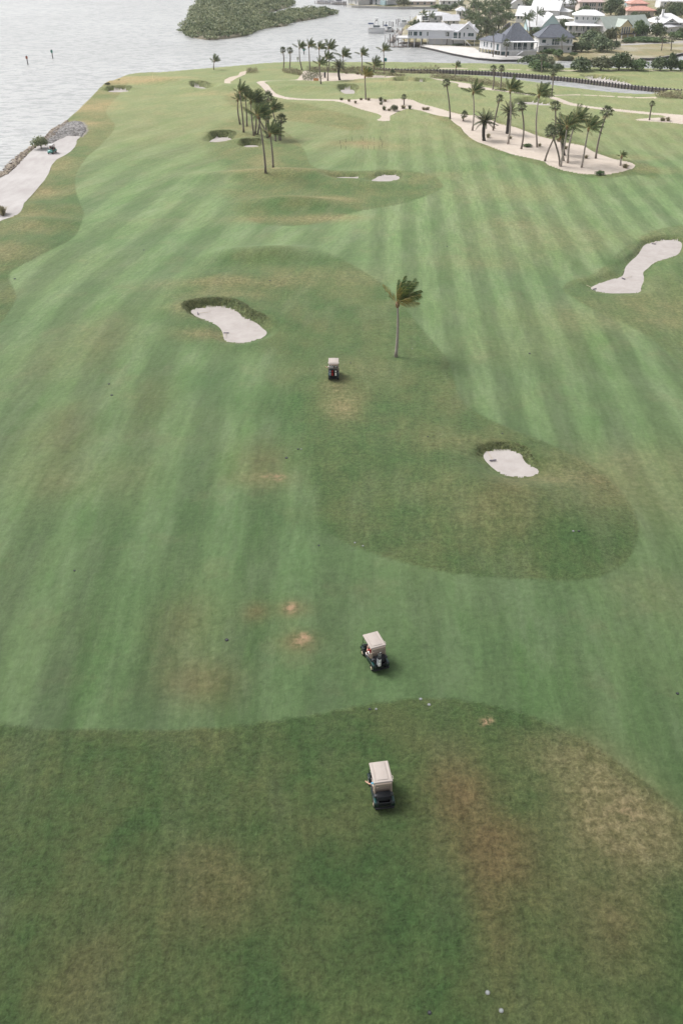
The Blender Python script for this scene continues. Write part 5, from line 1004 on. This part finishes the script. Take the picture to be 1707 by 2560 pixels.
def boat(label, base, L_, W_, rz, canopy=None, tower=True, hull=None, hh_=1.3):
    A = at_w(*base); r = thing('motor_boat', label, 'boat', A, rz); b = MB(); n = 9; vs = []
    for i in range(n):
        f = i/(n-1); x = L_*(f-.5); w = W_/2*(1 if f < .55 else math.sqrt(max(.0004, 1-((f-.55)/.45)**2))); z = hh_+.35*f*f
        vs += [(x, -w*.75, -.3), (x+.3*f, -w, z), (x+.3*f, w, z), (x, w*.75, -.3)]
    fs = [(4*i+k, 4*i+4+k, 4*i+5+k, 4*i+1+k) for i in range(n-1) for k in range(3)]+[(0, 1, 2, 3)]+[(4*i+1, 4*i+5, 4*i+6, 4*i+2) for i in range(n-1)]
    b.add(vs, fs).obj('hull', hull or M_white, r)
    MB().box((0, 0, hh_+.75), (L_*.42, W_*.78, 1.3), taper=.86).obj('cabin', M_white, r); MB().box((L_*.02, 0, hh_+.95), (L_*.435, W_*.80, .45), taper=.95).obj('cabin_window', M_glass, r)
    MB().box((-L_*.36, 0, hh_+.06), (L_*.24, W_*.8, .06)).obj('cockpit_floor', M_wood, r)
    if canopy:
        MB().prism([(-W_*.48, hh_+1.7), (W_*.48, hh_+1.7), (W_*.3, hh_+2.1), (-W_*.3, hh_+2.1)], -L_*.5, -L_*.18).obj('canopy', canopy, r)
        for x, y in ((-.49, -1), (-.49, 1), (-.19, -1), (-.19, 1), (-.34, -1), (-.34, 1)): MB().tube([(x*L_, y*W_*.46, hh_), (x*L_, y*W_*.46, hh_+1.75)], .05, 4).obj('canopy_post', M_white, r)
    if tower:
        for x, y in ((-.1, -1), (-.1, 1), (.1, -1), (.1, 1)): MB().tube([(x*L_, y*W_*.35, hh_+1.3), (x*L_*.6, y*W_*.2, hh_+4.1)], .05, 4).obj('tower_leg', M_steel, r)
        MB().box((0, 0, hh_+2.9), (L_*.22, W_*.5, .1)).obj('flybridge_floor', M_white, r); MB().box((0, 0, hh_+4.1), (L_*.2, W_*.5, .08)).obj('hardtop', M_white, r); MB().box((0, 0, hh_+3.2), (L_*.12, W_*.4, .5)).obj('console', M_offwhite, r)
    return r
boat('white sport boat with navy canopy and tall tower moored left of the docks', (940,83), 6.9, 3.0, math.radians(-4), M_navy, True, hh_=1.8)
boat('white open boat with dark awning behind the sport boat', (972,80), 4.2, 2.0, math.radians(8), M_navy, False, hh_=.7)
boat('small white cruiser at the boat lift', (1010,66), 5.0, 2.2, math.radians(170), None, False); boat('white boat at the left far dock', (846,11), 8.5, 3.2, math.radians(5), None, True); boat('blue hulled boat at the far dock near the top edge', (826,9), 6.5, 2.6, math.radians(-10), None, False, M_bluegrey); boat('white moored boat at the end of the far dock', (805,8), 6, 2.4, math.radians(3), None, False)
# channel markers
for x, y, t, c, lb in [(71,162,139,'o','reddish topped channel marker pole, the left one in the open water'),(133,146,124,'g','green topped channel marker pole, the right one in the open water'),(745,163,141,'w','white banded marker pole by the far shore palms'),(760,136,120,'g','small green marker between the shore palms in the water')]:
    A = at_w(x, y); dx, dy, dz = ray(x, t); hgt = CAM_H+dz*(A.y/dy)-WATER; r = thing('channel_marker', lb, 'marker', A)
    MB().tube([(0, 0, -.6), (0, 0, hgt)], [.17, .15], 7).obj('pole', M_darkwood if c != 'w' else M_white, r)
    MB().box((0, -.2, hgt-.55), (.7, .06, .8)).obj('daymark', {'o': mat('marker_red', (.30, .10, .06)), 'g': mat('marker_green', (.03, .18, .14)), 'w': M_offwhite}[c], r)
B = PT(963,162); r = thing('shore_sign', 'teal sign on a post at the far shore by the tall palm', 'sign', B); MB().tube([(0, 0, -.1), (0, 0, 1.9)], .06, 5).obj('post', M_darkwood, r); MB().box((0, -.08, 1.5), (.9, .06, 1.0)).obj('panel', mat('teal_sign', (.02, .16, .19)), r)
# waste area details
B = PT(812,194); r = thing('litter_bin', 'dark slim post shaped bin in the far sand by the palms', 'bin', B); MB().tube([(0, 0, -.05), (0, 0, 1.35)], [.28, .30], 10).obj('body', M_charcoal, r); MB().tube([(0, 0, 1.35), (0, 0, 1.5)], [.33, .2], 10).obj('lid', M_black, r)
B = PT(790,203); r = thing('mesh_barrier', 'low orange mesh barrier at the corner of the far sand', 'barrier', B); MB().box((0, 0, .45), (1.5, .05, .7)).obj('mesh_panel', M_orange, r); [MB().tube([(x, 0, -.05), (x, 0, .9)], .03, 5).obj('stake', M_wood, r) for x in (-.75, .75)]
# flagsticks
for x, y, t, lb in [(961,211,190,'pale yellow flagstick on the far green behind the waste sand'),(383,201,187,'yellow flagstick on the tan green at the upper left'),(1621,188,172,'pale flagstick on the green beyond the canal'),(1384,190,150,'thin tan pole beyond the canal seawall')][:3]:
    B = PT(x, y); r = thing('flagstick', lb, 'flagstick', B); MB().tube([(0, 0, 0), (0, 0, 2.2)], .035, 6).obj('pole', M_flag, r); MB().prism([(0, 2.15), (.45, 2.0), (0, 1.82)], -.008, .008, 'y').obj('flag', M_flag, r)
# bunker rakes
for x, y, a, lb in [(495,785,12,'rake with dark head lying in the upper end of the large left bunker'),(566,834,-88,'rake lying in the lower end of the large left bunker'),(1231,1153,100,'rake lying in the round bunker on the right mound'),(1633,611,60,'rake in the upper part of the right hand bunker'),(1557,698,30,'rake in the middle of the right hand bunker'),(1485,724,120,'rake at the lower left tip of the right hand bunker'),(527,356,20,'tiny rake in the bunker left of the palm cluster')]:
    B = PT(x, y); B.z += .05; r = thing('bunker_rake', lb, 'rake', B, math.radians(a), 'rakes left in the bunkers')
    MB().tube([(0, 0, .05), (1.55, 0, .10)], .022, 5).obj('handle', M_khaki, r); MB().box((0, 0, .06), (.09, .62, .07)).obj('head', M_rake, r)
    tn = MB(); [tn.box((-.02, -.28+k*.07, 0), (.02, .015, .08)) for k in range(9)]; tn.obj('tines', M_rake, r)
M_capg = mat('cap_grey', (.15,.155,.15), .8, .1)
M_capl = mat('cap_lid_grey', (.22,.24,.24), .8, .1)
# turf covers, yardage discs, sod plugs
for i, (x, y, c, d_, lb) in enumerate([(1218,2482,'l',.17,'pale round turf cap in the near rough, the upper one'),(1252,2527,'l',.17,'pale round turf cap in the near rough, the lower right one'),(1073,2532,'k',.15,'black round drain cap near the bottom edge'),(1051,1748,'l',.16,'white disc on the edge line of the near rough, left one'),(1072,1762,'l',.17,'white disc just inside the near rough, right one'),(940,1773,'l',.12,'white disc beside a dark cap near the rough edge'),(924,1773,'k',.14,'dark cap beside a white disc near the rough edge'),
   (1432,1328,'l',.15,'pale cap on the right rough mound'),(1446,1328,'k',.15,'dark cap on the right rough mound'),(887,1357,'l',.13,'pale cap on the boundary of the rough tongue, left one'),(907,1365,'l',.13,'pale cap on the boundary of the rough tongue, right one'),(1030,872,'l',.1,'small pale cap right of the lone palm'),(745,1123,'k',.17,'dark cap on the brown turf patch'),(753,1123,'l',.12,'pale cap on the brown turf patch'),(716,1145,'k',.22,'dark tuft like cap under the brown turf patch'),(567,1600,'k',.2,'dark cap left of the orange bare patch'),(1692,1734,'k',.15,'dark cap at the right edge by the fairway'),
   (1323,884,'k',.22,'dark drain cap in the middle of the right fairway'),(273,960,'k',.2,'upper dark cap on the left fairway'),(280,988,'k',.22,'lower dark cap on the left fairway'),(187,1427,'k',.13,'small dark cap low on the left fairway'),(675,702,'k',.22,'dark cap behind the large left bunker'),(360,625,'k',.22,'dark cap on the upper left fairway'),(38,697,'k',.25,'dark cap at the rough line near the left edge'),(876,908,'k',.15,'small dark cap right of the far cart'),(1069,1092,'k',.13,'dark cap left of the round bunker'),(1255,1084,'k',.13,'dark cap behind the round bunker'),(797,1364,'k',.13,'dark cap left of the rough tongue'),(1117,616,'k',.2,'dark cap on the upper right fairway')]):
    B = PT(x, y); r = thing('turf_cap', lb, 'cap', B, 0, 'caps and discs set in the turf'); MB().tube([(0, 0, -.03), (0, 0, .035)], d_*.62, 14).obj('cover', M_capg if c == 'l' else M_black, r)
    MB().tube([(0, 0, .035), (0, 0, .05)], [d_*.4, d_*.35], 10).obj('lid', M_capl if c == 'l' else M_charcoal, r)
# ground under repair posts
for i, (x, y) in enumerate([(850,360),(864,356),(880,352),(903,349),(907,352),(926,348),(934,352),(950,350),(953,356),(956,362),(954,368),(948,372),(935,374),(920,374),(908,373),(852,372),(864,374)]):
    B = PT(x, y); r = thing('stake', 'thin dark stake in the ring round the worn turf patch', 'stake', B, 0, 'stakes round the worn turf patch'); MB().tube([(0, 0, -.05), (0, 0, .75)], .03, 4).obj('shaft', M_darkwood, r)
# ------------------------------------------------------------------ people
def sit_person(label, loc, rz, shirt, pants, cap=None, arms='wheel', scale=.93, cat='person', group=None):
    """seated adult: origin on the seat, facing +Y"""
    r = thing('person', label, cat, loc, rz, group); r.scale = (scale,)*3
    J = {'pel': (0, .02, .08, .13), 'wa': (0, .0, .26, .125), 'ch': (0, -.03, .46, .15), 'nk': (0, -.02, .60, .055), 'hd0': (0, .0, .68, .075), 'hd1': (0, .015, .78, .10), 'hd2': (0, .01, .86, .07)}
    E = [('pel', 'wa'), ('wa', 'ch'), ('ch', 'nk'), ('nk', 'hd0'), ('hd0', 'hd1'), ('hd1', 'hd2')]
    for s_, n in ((-1, 'l'), (1, 'r')):
        if arms == 'wheel' : el_, wr, hd = (s_*.27, .17, .30), (s_*.14, .40, .38), (s_*.11, .47, .40)
        elif arms == 'out' and s_ < 0: el_, wr, hd = (-.38, .10, .30), (-.52, .28, .26), (-.56, .36, .26)
        else: el_, wr, hd = (s_*.25, .10, .26), (s_*.15, .33, .17), (s_*.13, .41, .15)
        J.update({n+'sh': (s_*.19, -.02, .53, .065), n+'el': (*el_, .045), n+'wr': (*wr, .030), n+'ha': (*hd, .036), n+'hip': (s_*.10, .06, .06, .10), n+'kn': (s_*.13, .46, .10, .062), n+'ank': (s_*.13, .52, -.32, .042), n+'toe': (s_*.13, .66, -.38, .038)})
        E += [('ch', n+'sh'), (n+'sh', n+'el'), (n+'el', n+'wr'), (n+'wr', n+'ha'), ('pel', n+'hip'), (n+'hip', n+'kn'), (n+'kn', n+'ank'), (n+'ank', n+'toe')]
        d = (Vector(hd)-Vector(wr)).normalized(); sd = Vector((1, 0, 0))
        for k, (of, ln) in enumerate(((-.030, .055), (-.011, .068), (.010, .064), (.029, .050))):
            a = Vector(hd)+sd*of; m_ = a+d*ln*.6; e = m_+d*ln*.35+Vector((0, 0, -.03))
            J[n+'f%da' % k] = (*m_, .0095); J[n+'f%db' % k] = (*e, .008); E += [(n+'ha', n+'f%da' % k), (n+'f%da' % k, n+'f%db' % k)]
        t0 = Vector(wr)*.4+Vector(hd)*.6+sd*(-s_*.04); J[n+'t'] = (*t0, .011); J[n+'t2'] = (*(t0+d*.04+sd*(-s_*.012)), .009); E += [(n+'wr', n+'t'), (n+'t', n+'t2')]
    def skinobj(name, keys, grow, m, root, override=None):
        ks = [k for k in J if k in keys] if keys else list(J); ix = {k: i for i, k in enumerate(ks)}; ed = [(ix[a_], ix[b_]) for a_, b_ in E if a_ in ix and b_ in ix]
        me = bpy.data.meshes.new(name); me.from_pydata([J[k][:3] if not override or k not in override else override[k] for k in ks], ed, []); o = link(name, me, m, r)
        md = o.modifiers.new('skin', 'SKIN'); md.use_smooth_shade = True
        for k, i in ix.items(): me.skin_vertices[0].data[i].radius = (J[k][3]*(1.25 if k in ('ch', 'wa', 'pel') else 1)*grow,)*2 if k not in ('ch', 'wa', 'pel') else (J[k][3]*1.15*grow, J[k][3]*.85*grow); me.skin_vertices[0].data[i].use_root = (k == root)
        sd_ = o.modifiers.new('sub', 'SUBSURF'); sd_.levels = 1; sd_.render_levels = 1; return o
    body = skinobj('body', None, 1.0, M_skin, 'pel')
    el2 = {n+'el': tuple(Vector(J[n+'sh'][:3]).lerp(Vector(J[n+'el'][:3]), .75)) for n in 'lr'}
    skinobj('shirt', ('pel', 'wa', 'ch', 'nk', 'lsh', 'rsh', 'lel', 'rel'), 1.17, shirt, 'ch', {**el2, 'nk': (0, -.025, .555)})
    skinobj('shorts', ('pel', 'lhip', 'rhip', 'lkn', 'rkn'), 1.16, pants, 'pel', {n+'kn': tuple(Vector(J[n+'hip'][:3]).lerp(Vector(J[n+'kn'][:3]), .82)) for n in 'lr'})
    MB().ball((0, -.015, .83), (.098, .112, .092), 10, 7).obj('hair', M_hair, r, smooth=True)
    if cap is not None: MB().ball((0, .0, .865), (.108, .125, .07), 10, 6).box((0, .15, .855), (.14, .11, .012)).obj('cap', cap, r, smooth=True)
    f = MB().box((0, .118, .765), (.022, .03, .04)); f.obj('nose', M_skin, r); [MB().ball((x, .105, .79), .013, 6, 4).obj('eye', M_black, r) for x in (-.035, .035)]; MB().box((0, .103, .725), (.05, .012, .012)).obj('mouth', M_red, r); [MB().ball((x, 0, .775), (.016, .026, .034), 6, 4).obj('ear', M_skin, r) for x in (-.103, .103)]
    for s_ in (-1, 1): MB().box((s_*.13, .585, -.40), (.10, .27, .09)).obj('shoe', M_white, r, bevel=.02)
    return r
# ------------------------------------------------------------------ golf carts
def wheel(r, x, y):
    s_ = 1 if x > 0 else -1
    w = MB(); prof = [(.13, -.10), (.20, -.105), (.235, -.07), (.235, .07), (.20, .105), (.13, .10)]; n = 18; vs = [(x+b_, y+a_*math.cos(2*math.pi*k/n), .235+a_*math.sin(2*math.pi*k/n)) for k in range(n) for a_, b_ in prof]
    w.add(vs, [(k*6+j, k*6+(j+1) % 6, ((k+1) % n)*6+(j+1) % 6, ((k+1) % n)*6+j) for k in range(n) for j in range(6)])
    o = link('wheel', w.mesh('wheel', True), M_tyre, r)
    rim = MB().tube([(x+s_*.05, y, .235), (x+s_*.095, y, .235)], [.135, .13], 14); rim.tube([(x+s_*.09, y, .235), (x+s_*.12, y, .235)], [.05, .035], 8); link('rim', rim.mesh('rim', False), M_rim, o)
CS = .93
def cart(label, base, rz, roofm=None, bodym=None, curtain=True, clean=False):
    bodym = bodym or M_green; roofm = roofm or M_tan; B = PT(*base); r = thing('golf_cart', label, 'golf cart', B, rz, 'golf carts out on the course'); r.scale = (CS, CS, CS)
    for x in (-.49, .49):
        for y in (-.78, .84): wheel(r, x, y)
    MB().box((0, .1, .30), (.92, 1.9, .12)).obj('chassis', M_black, r, bevel=.03)
    MB().box((0, .42, .385), (1.06, .78, .06)).obj('floor_mat', M_charcoal, r)
    # rear bodywork with wheel arches, one side each
    prof = [(-1.18, .34), (-1.04, .34), (-1.02, .46), (-.95, .54), (-.78, .58), (-.61, .54), (-.54, .46), (-.52, .34), (.05, .34), (.05, .44), (-.02, .60), (-.35, .68), (-.80, .73), (-1.12, .68), (-1.2, .52)]
    for s_ in (-1, 1): MB().prism(prof, s_*.36, s_*.60).obj('rear_fender', bodym, r, bevel=.025); MB().box((s_*.53, -.93, .715), (.10, .30, .035), (.12, 0, 0)).obj('tail_light_panel', M_teal, r)
    MB().box((0, -.42, .52), (.72, .95, .36)).obj('engine_cover', M_black, r, bevel=.03)
    MB().box((0, -1.02, .53), (.74, .34, .06)).box((0, -1.18, .62), (.74, .04, .24)).box((-.36, -1.0, .66), (.04, .36, .32)).box((.36, -1.0, .66), (.04, .36, .32)).obj('bag_well', M_black, r, bevel=.012)
    MB().box((0, -1.235, .36), (1.10, .10, .13)).obj('rear_bumper', M_black, r, bevel=.03)
    # front cowl
    MB().prism([(1.20, .34), (1.26, .48), (1.20, .64), (1.02, .80), (.80, .93), (.72, .93), (.78, .62), (.82, .34)], -.50, .50).obj('front_cowl', bodym, r, bevel=.05)
    for s_ in (-1, 1): MB().prism([(.56, .34), (.60, .46), (.70, .54), (.84, .57), (.98, .54), (1.07, .46), (1.10, .34), (1.22, .36), (1.2, .56), (.98, .68), (.70, .66), (.50, .42)], s_*.44, s_*.60).obj('front_fender', bodym, r, bevel=.02); MB().ball((s_*.34, 1.20, .58), (.09, .05, .055), 8, 6).obj('headlight', M_white, r)
    MB().box((0, .74, .93), (.98, .16, .12)).obj('dashboard', M_black, r, bevel=.03)
    MB().tube([(-.26, .70, .86), (-.26, .46, 1.02)], .02, 6).obj('steering_column', M_black, r)
    n = 16; c = Vector((-.26, .45, 1.03)); ax = Vector((0, -.55, .84)); MB().tube([c+Vector((math.cos(2*math.pi*k/n)*.17, math.sin(2*math.pi*k/n)*.17*.84, math.sin(2*math.pi*k/n)*.17*.55)) for k in range(n+1)], .014, 5, False).box(tuple(c), (.30, .03, .02)).obj('steering_wheel', M_black, r)
    MB().box((0, -.16, .74), (1.06, .50, .13)).obj('seat', M_trim, r, bevel=.045); MB().box((0, -.44, 1.02), (1.04, .12, .40), (-.14, 0, 0)).obj('backrest', M_trim, r, bevel=.05)
    for s_ in (-1, 1): MB().tube([(s_*.54, -.36, .74), (s_*.55, -.30, .96), (s_*.55, -.02, .96), (s_*.54, .04, .76)], .02, 6).obj('hip_rail', M_black, r)
    # roof: lipped shell with raised panel between two gutters
    zt = 1.80; MB().box((0, .14, zt), (1.14, 1.52, .085), taper=.965).obj('roof', roofm, r, bevel=.035)
    rf = r.children[-1] if r.children else r
    MB().box((0, .17, zt+.055), (.68, 1.30, .05), taper=.95).obj('roof_panel', roofm, r, bevel=.018)
    for s_ in (-1, 1): MB().box((s_*.455, .15, zt+.045), (.14, 1.38, .03), taper=.93).obj('roof_rib', roofm, r, bevel=.012); MB().tube([(s_*.57, -.45, zt-.02), (s_*.61, -.40, zt), (s_*.61, -.23, zt), (s_*.57, -.18, zt-.02)], .016, 5).obj('grab_handle', roofm, r)
    MB().prism([(-.60, zt-.03), (-.68, zt-.07), (-.70, zt-.24), (-.64, zt-.30), (-.52, zt-.10)], -.49, .49).obj('roof_rear_trim', M_trim, r, bevel=.02)
    for s_ in (-1, 1):
        MB().tube([(s_*.46, -.60, zt-.08), (s_*.47, -.62, 1.40), (s_*.48, -.66, 1.02), (s_*.48, -.62, .70)], [.05, .055, .05, .03], 8).obj('rear_strut', M_trim, r, smooth=True)
        MB().tube([(s_*.50, .76, zt-.03), (s_*.52, .86, 1.3), (s_*.50, .98, .78)], .022, 6).obj('front_strut', M_black, r)
    g = MB().box((0, .845, 1.34), (.98, .012, .80), (-.09, 0, 0)).obj('windshield', clear(), r)
    # rear bag rest, side pods and roofed sweater basket
    for s_ in (-1, 1): MB().box((s_*.46, -.80, .98), (.20, .24, .13), taper=.85).obj('bag_rest_pod', M_charcoal, r, bevel=.035)
    MB().tube([(-.48, -.86, 1.02), (-.3, -1.0, 1.06), (.3, -1.0, 1.06), (.48, -.86, 1.02)], .018, 6).obj('bag_bar', M_black, r)
    MB().prism([(-.60, 1.06), (-.68, 1.12), (-.98, 1.0), (-1.05, .80), (-.98, .70), (-.62, .72)], -.40, .40).obj('sweater_basket', M_black, r, bevel=.03)
    return r, B, rz
def clear():
    if 'clear_plastic' in MATS: return MATS['clear_plastic']
    m = bpy.data.materials.new('clear_plastic'); m.use_nodes = True; b = m.node_tree.nodes['Principled BSDF']; b.inputs['Transmission Weight'].default_value = 1; b.inputs['Roughness'].default_value = .02; b.inputs['IOR'].default_value = 1.1; b.inputs['Base Color'].default_value = (.9, .93, .93, 1); MATS['clear_plastic'] = m; return m
def loc_in(B, rz, p):
    c, s_ = math.cos(rz), math.sin(rz); p = [q*CS for q in p]; return Vector((B.x+p[0]*c-p[1]*s_, B.y+p[0]*s_+p[1]*c, B.z+p[2]))
def bag(label, B, rz, p, m, m2, tilt=-.22, seed=1):
    q = loc_in(B, rz, p); r = thing('golf_bag', label, 'golf bag', q, rz, 'golf bags strapped behind the carts'); R = Euler((tilt, 0, 0)).to_matrix()
    T_ = lambda v: tuple(R @ Vector(v)); rd = random.Random(seed)
    b = MB(); b.tube([T_((0, 0, 0)), T_((0, 0, .35)), T_((0, 0, .78))], [.12, .135, .14], 12); b.obj('bag_body', m, r, smooth=False)
    b = MB(); b.box(T_((.0, -.13, .28)), (.17, .08, .34), R=R).box(T_((.0, -.13, .62)), (.15, .06, .18), R=R); b.obj('pocket', m2, r, bevel=.02)
    MB().tube([T_((0, 0, .76)), T_((0, 0, .82))], [.15, .15], 12).obj('bag_collar', M_black, r)
    for k in range(9):
        a = k*.7; x, y = math.cos(a)*.08, math.sin(a)*.08; top = .98+rd.uniform(0, .14); o = MB().tube([T_((x, y, .6)), T_((x*1.1, y*1.1, top))], .008, 4).obj('golf_club', M_steel, r)
        h_ = MB().ball(T_((x*1.1, y*1.1, top+.03)), (.045, .035, .04) if k < 4 else (.035, .014, .028), 6, 5).mesh('club_head'); link('club_head', h_, (M_white if k % 4 == 1 else M_black) if k < 4 else M_steel, o)
    return r
R_ = math.radians
c3 = cart('near golf cart with beige roof, empty black bag well and driver in light blue', (951,1986), R_(9))
sit_person('person in a light blue shirt driving the nearest golf cart', loc_in(c3[1], c3[2], (-.29, -.16, .82)), c3[2], M_cloth_blue, M_khaki, M_cloth_white, 'out')
c2 = cart('middle golf cart turned slightly left with a red shirted driver and one white bag', (936,1652), R_(21))
sit_person('person in a red shirt driving the middle golf cart', loc_in(c2[1], c2[2], (-.29, -.16, .82)), c2[2], M_red, M_cloth_white, None, 'wheel')
bag('white and grey golf bag hanging on the back of the middle cart', c2[1], c2[2], (-.17, -1.07, .56), M_cloth_grey, M_cloth_white, .12, 2)
c1 = cart('far golf cart left of the lone palm with two players and three bags', (834,941), R_(0))
sit_person('person in a white long sleeved top at the left seat of the far cart', loc_in(c1[1], c1[2], (-.29, -.16, .82)), c1[2], M_cloth_white, M_cloth_grey, None, 'out')
sit_person('person in a white cap at the right seat of the far cart', loc_in(c1[1], c1[2], (.27, -.16, .82)), c1[2], M_navy, M_khaki, M_cloth_white, 'lap')
bag('black golf bag with a red panel on the far cart', c1[1], c1[2], (-.12, -1.07, .56), M_black, M_red, .10, 3); bag('black golf bag with a white stripe right on the far cart', c1[1], c1[2], (.24, -1.07, .56), M_black, M_cloth_white, .10, 4)
bag('dark golf bag with a pale strap left on the far cart', c1[1], c1[2], (-.36, -1.05, .56), M_navy, M_cloth_grey, .10, 5)
c4 = cart('teal fronted utility cart parked on the beach facing the camera', (132,383), R_(172), M_offwhite, mat('utility_teal', (0.05, 0.24, 0.21), 0.35, 0.1, 3, spec=0.6))
sit_person('person in dark clothes in the cart on the beach', loc_in(c4[1], c4[2], (-.29, -.16, .82)), c4[2], M_navy, M_black, M_black, 'wheel'); sit_person('person in a black top sitting right in the beach cart', loc_in(c4[1], c4[2], (.27, -.16, .82)), c4[2], M_black, M_cloth_grey, None, 'lap')
# ------------------------------------------------------------------ air
if HAZE > 0:
    hb = MB().box((0, 1050, 17.6), (2796, 2696, 39.2)); hm = bpy.data.materials.new('haze'); hm.use_nodes = True; n = hm.node_tree; n.nodes.clear(); o_ = n.nodes.new('ShaderNodeOutputMaterial'); v_ = n.nodes.new('ShaderNodeVolumePrincipled')
    v_.inputs['Density'].default_value = HAZE; v_.inputs['Color'].default_value = (.95, .96, .97, 1); v_.inputs['Anisotropy'].default_value = .2; n.links.new(v_.outputs[0], o_.inputs['Volume'])
    o = hb.obj('haze', hm); o['kind'] = 'stuff'; tag(o, 'thin pale sea haze over the whole course and town', 'haze')
